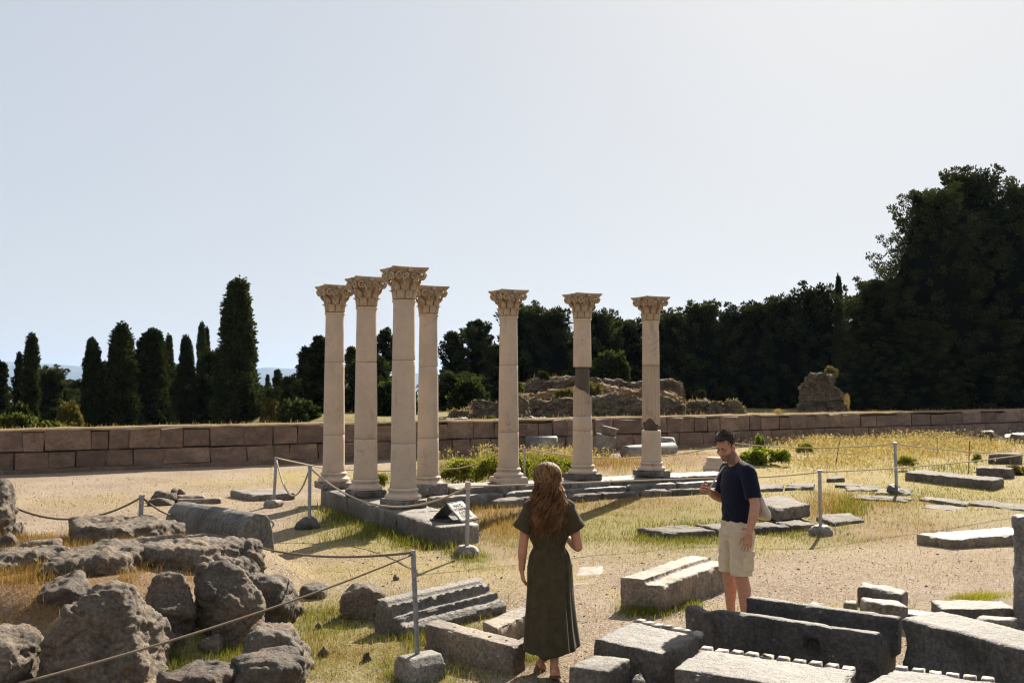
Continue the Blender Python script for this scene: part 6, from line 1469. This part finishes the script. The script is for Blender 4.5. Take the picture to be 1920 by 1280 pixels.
hand_parts(q, LWm, (.02, .14, -1), (.85, -.2, 0), (.1, 1, .1), 1.06, .30); hand_parts(q, RWm, (-.35, .85, .30), (-.8, -.35, -.1), (-.2, -.2, 1), 1.06, .85)
for sx, hip, knee, ank, toe in ((-1, (-.095, 0, .92), (-.108, .02, .50), (-.112, -.025, .09), (-.125, .125, .035)), (1, (.095, 0, .92), (.112, .03, .50), (.118, .0, .09), (.135, .15, .035))):
    k_, a_ = Vector(knee), Vector(ank); q.tube([hip, Vector(hip) * .5 + k_ * .5, k_], [.098, .082, .061], 16); q.tube([k_, k_ * .68 + a_ * .32 + Vector((0, -.014, 0)), k_ * .3 + a_ * .7, a_], [.059, .064, .045, .037], 16); foot_parts(q, ank, toe, 1.05)
me = finish(remesh(q, .0046), 3, .45)
V = get_V(me); Ti = TM.inverted(); L = (np.c_[V, np.ones(len(V))] @ np.array(Ti).T)[:, :3] / 1.03
N = get_N(me)
for sx in (-1, 1):   # eye sockets, then the line of the mouth
    w_ = np.exp(-(((L[:, 0] - sx * .031) / .014) ** 2 + ((L[:, 2] - .000) / .009) ** 2)) * (L[:, 1] > .05); V -= N * (w_ * .0075)[:, None]
w_ = np.exp(-((L[:, 0] / .022) ** 4 + ((L[:, 2] + .066) / .003) ** 2)) * (L[:, 1] > .06); V -= N * (w_ * .004)[:, None]; set_V(me, V)
st = sstep(-.035, -.06, L[:, 2] + .35 * np.maximum(0, .05 - L[:, 1]) * -1) * (L[:, 2] > -.16) * (np.abs(L[:, 0]) < .085) * sstep(-.02, .01, L[:, 1]) * (np.linalg.norm(L, axis=1) < .2)
st = np.where((L[:, 1] > .075) & (np.abs(L[:, 0]) < .022) & (L[:, 2] > -.078) & (L[:, 2] < -.055), st * .2, st)
ca = me.color_attributes.new('stubble', 'FLOAT_COLOR', 'POINT'); ca.data.foreach_set('color', np.repeat(np.clip(st, 0, 1)[:, None], 4, 1).astype(np.float32).ravel())
body_m = put('body', me, M['skin_m'], man)
for sx in (-1, 1):
    q = Geo(); q.ball(TM @ Vector((sx * .032, .0805, -.006)), (.0135, .006, .0042), TM.to_3x3(), 10, 6); put('eye', q.mesh('eye', True), M['eye'], man)
    q = Geo(); q.tube([TM @ Vector(p) for p in ((sx * .012, .100, .020), (sx * .030, .100, .028), (sx * .050, .082, .020))], [.0035, .0045, .0025], 8); put('eyebrow', q.mesh('eyebrow', True), M['brow'], man)
q = Geo(); q.ball(TM @ Vector((0, .104, -.0665)), (.020, .0045, .0055), TM.to_3x3(), 12, 6); put('lips', q.mesh('lips', True), M['lip'], man)
# short dark hair
q = Geo(); q.ball(TM @ Vector((0, -.018, .042)), (.083, .101, .092), TM.to_3x3(), 24, 16); q.ball(TM @ Vector((.01, .030, .100)), (.056, .060, .034), TM.to_3x3(), 16, 10)
me = remesh(q, .006); V = get_V(me); L = (np.c_[V, np.ones(len(V))] @ np.array(Ti).T)[:, :3]
hair_ok = ~((L[:, 1] > .058) & (L[:, 2] < .062)) 
V2 = V.copy(); c_ = np.array(TM @ Vector((0, -.012, .035))); pull = np.clip((L[:, 1] - .028) / .03, 0, 1) * np.clip((.085 - L[:, 2]) / .018, 0, 1); pull = np.maximum(pull, np.clip((-.030 - L[:, 2]) / .03, 0, 1)); V2 = V + (c_ - V) * (pull * .32)[:, None]
set_V(me, V2); N = get_N(me); V2 += N * (fbm(V2 * 38, 3, 6) * .006)[:, None]; set_V(me, V2); finish(me, 1)
ca = me.color_attributes.new('Col', 'FLOAT_COLOR', 'POINT'); ca.data.foreach_set('color', np.tile(np.array([.1, .1, .1, 1], np.float32), len(V2))); hm_ = put('hair', me, M['hair_m'], man)
rng = np.random.default_rng(37); cur = []
for i in range(1100):
    a = rng.uniform(0, 6.28); el = rng.uniform(.05, 1.5); d = Vector((math.cos(a) * math.cos(el), math.sin(a) * math.cos(el), math.sin(el)))
    base = Vector((d.x * .086, -.018 + d.y * .101, .046 + d.z * .092))
    if base.y > .045 and base.z < .074: continue
    if base.z > .09: base.z += .014 * max(0, base.y / .08)
    sw = Vector((rng.normal(.1, .3), rng.normal(-.5 if base.z > .08 else .0, .35), rng.normal(.2 if base.z > .08 else -.6, .25))); L_ = rng.uniform(.014, .036)
    cur.append([tuple(TM @ (base + (d * .12 + sw * (.5 + .5 * f)) * L_ * f + d * .003)) for f in np.linspace(0, 1, 6)])
strands('locks', cur, .0024, rng, M['hair_m'], hm_)
# T-shirt
q = Geo(); q.tube([(0, 0, .972), (0, 0, 1.05), (0, 0, 1.18), (0, -.002, 1.31), (0, -.01, 1.42), (0, -.018, 1.475), (0, -.010, 1.515)], [(.128, .182), (.124, .178), (.126, .180), (.130, .192), (.112, .190), (.085, .140), (.072, .080)], 30, round_ends=False, up=(0, 1, 0))
q.tube([(-.190, -.015, 1.447), (-.08, -.02, 1.468), (.08, -.02, 1.468), (.190, -.015, 1.447)], [.073, .072, .072, .073], 18)
q.tube([(-.11, -.01, 1.42), (-.198, -.018, 1.415), (-.230, -.028, 1.29), (-.246, -.03, 1.215)], [.078, .080, .074, .072], 22, round_ends=False); q.tube([(.11, -.01, 1.42), (.198, -.016, 1.415), (.240, -.0, 1.29), (.258, .012, 1.215)], [.078, .080, .074, .072], 22, round_ends=False)
me = remesh(q, .008); finish(me, 3); V = get_V(me); N = get_N(me); w_ = sstep(1.35, 1.0, V[:, 2])
V += N * (fbm(V * np.array([8, 8, 5]) + 3, 3, 4) * .007 + .004 * np.sin(V[:, 2] * 60 + 5 * fbm(V * 5, 2, 9)) * w_)[:, None]; set_V(me, V); put('shirt', me, M['shirt'], man)
# cargo shorts
q = Geo(); q.tube([(0, 0, .80), (0, 0, .88), (0, 0, .94), (0, 0, 1.0)], [(.118, .182), (.134, .194), (.132, .190), (.124, .184)], 28, round_ends=False, up=(0, 1, 0))
for sx in (-1, 1): q.tube([(sx * .088, 0, .90), (sx * .096, .008, .78), (sx * .106, .016, .64), (sx * .112, .022, .497)], [(.124, .114), (.114, .108), (.105, .101), (.103, .099)], 24, round_ends=False, up=(0, 1, 0))
me = remesh(q, .008); finish(me, 3); V = get_V(me); N = get_N(me); V += N * (fbm(V * np.array([7, 7, 7]), 3, 14) * .008 + .0035 * np.sin(V[:, 2] * 55 + 8 * fbm(V * 4, 2, 19)))[:, None]; set_V(me, V); sh = put('shorts', me, M['shorts'], man)
for sx in (-1, 1):
    q = Geo(); q.box((sx * .200, .008, .625), (.030, .13, .165)); me = weather(remesh(q, .007), 5, .003, 14, seed=5); put('pocket', me, M['shorts'], sh); q = Geo(); q.box((sx * .206, .008, .705), (.026, .138, .05)); me = weather(remesh(q, .007), 4, .002, 14, seed=6); put('pocket_flap', me, M['shorts'], sh)
for ank, toe in (((-.112, -.025, .09), (-.125, .125, .035)), ((.118, .0, .09), (.135, .15, .035))):
    q = Geo(); a_, t_ = Vector(ank), Vector(toe); f = Vector((t_.x - a_.x, t_.y - a_.y, 0)).normalized(); q.tube([a_ - f * .05 - Vector((0, 0, .045)), a_ + f * .03 - Vector((0, 0, .035)), t_ + f * .05 + Vector((0, 0, .008))], [(.045, .042), (.048, .048), (.030, .048)], 14, up=(0, 0, 1)); q.box(a_ * .45 + t_ * .55 + Vector((0, 0, -.045)), (.10, .29, .03), Matrix.Rotation(math.atan2(-f.x, f.y), 3, 'Z')); put('shoe', finish(remesh(q, .008), 3), M['shoe'], man)
# the canvas bag slung behind him, its strap running over the shoulder to his hand
MW = Matrix.Translation(mp) @ Matrix.Rotation(MAN_YAW, 4, 'Z')
bag = empty('tote_bag', MW @ Vector((-.02, -.20, 1.02)), MAN_YAW); tag(bag, 'pale canvas bag slung behind the back of the man', 'bag')
q = Geo(); q.tube([(0, .01, .22), (0, .0, .12), (0, -.045, .02), (0, -.075, -.015)], [(.025, .10), (.055, .13), (.060, .14), (.03, .12)], 20, up=(0, 1, 0)); me = weather(remesh(q, .008), 2, .012, 7, seed=9); put('pouch', me, M['tote'], bag)
Bi = (Matrix.Translation(Vector(bag.location)) @ Matrix.Rotation(MAN_YAW, 4, 'Z')).inverted() @ MW
q = Geo(); q.tube([Bi @ Vector(p) for p in ((.03, -.185, 1.22), (.075, -.15, 1.42), (.10, -.03, 1.515), (.105, .075, 1.475), (.115, .145, 1.38), (.135, .205, 1.275), (.14, .20, 1.20))], [(.004, .014)] * 7, 8, round_ends=False, up=(0, 1, 0)); put('strap', q.mesh('strap', True), M['tote'], bag)
print('triangles', sum(len(o.data.loop_triangles) if False else len(o.data.polygons) for o in bpy.context.scene.objects if o.type == 'MESH'))
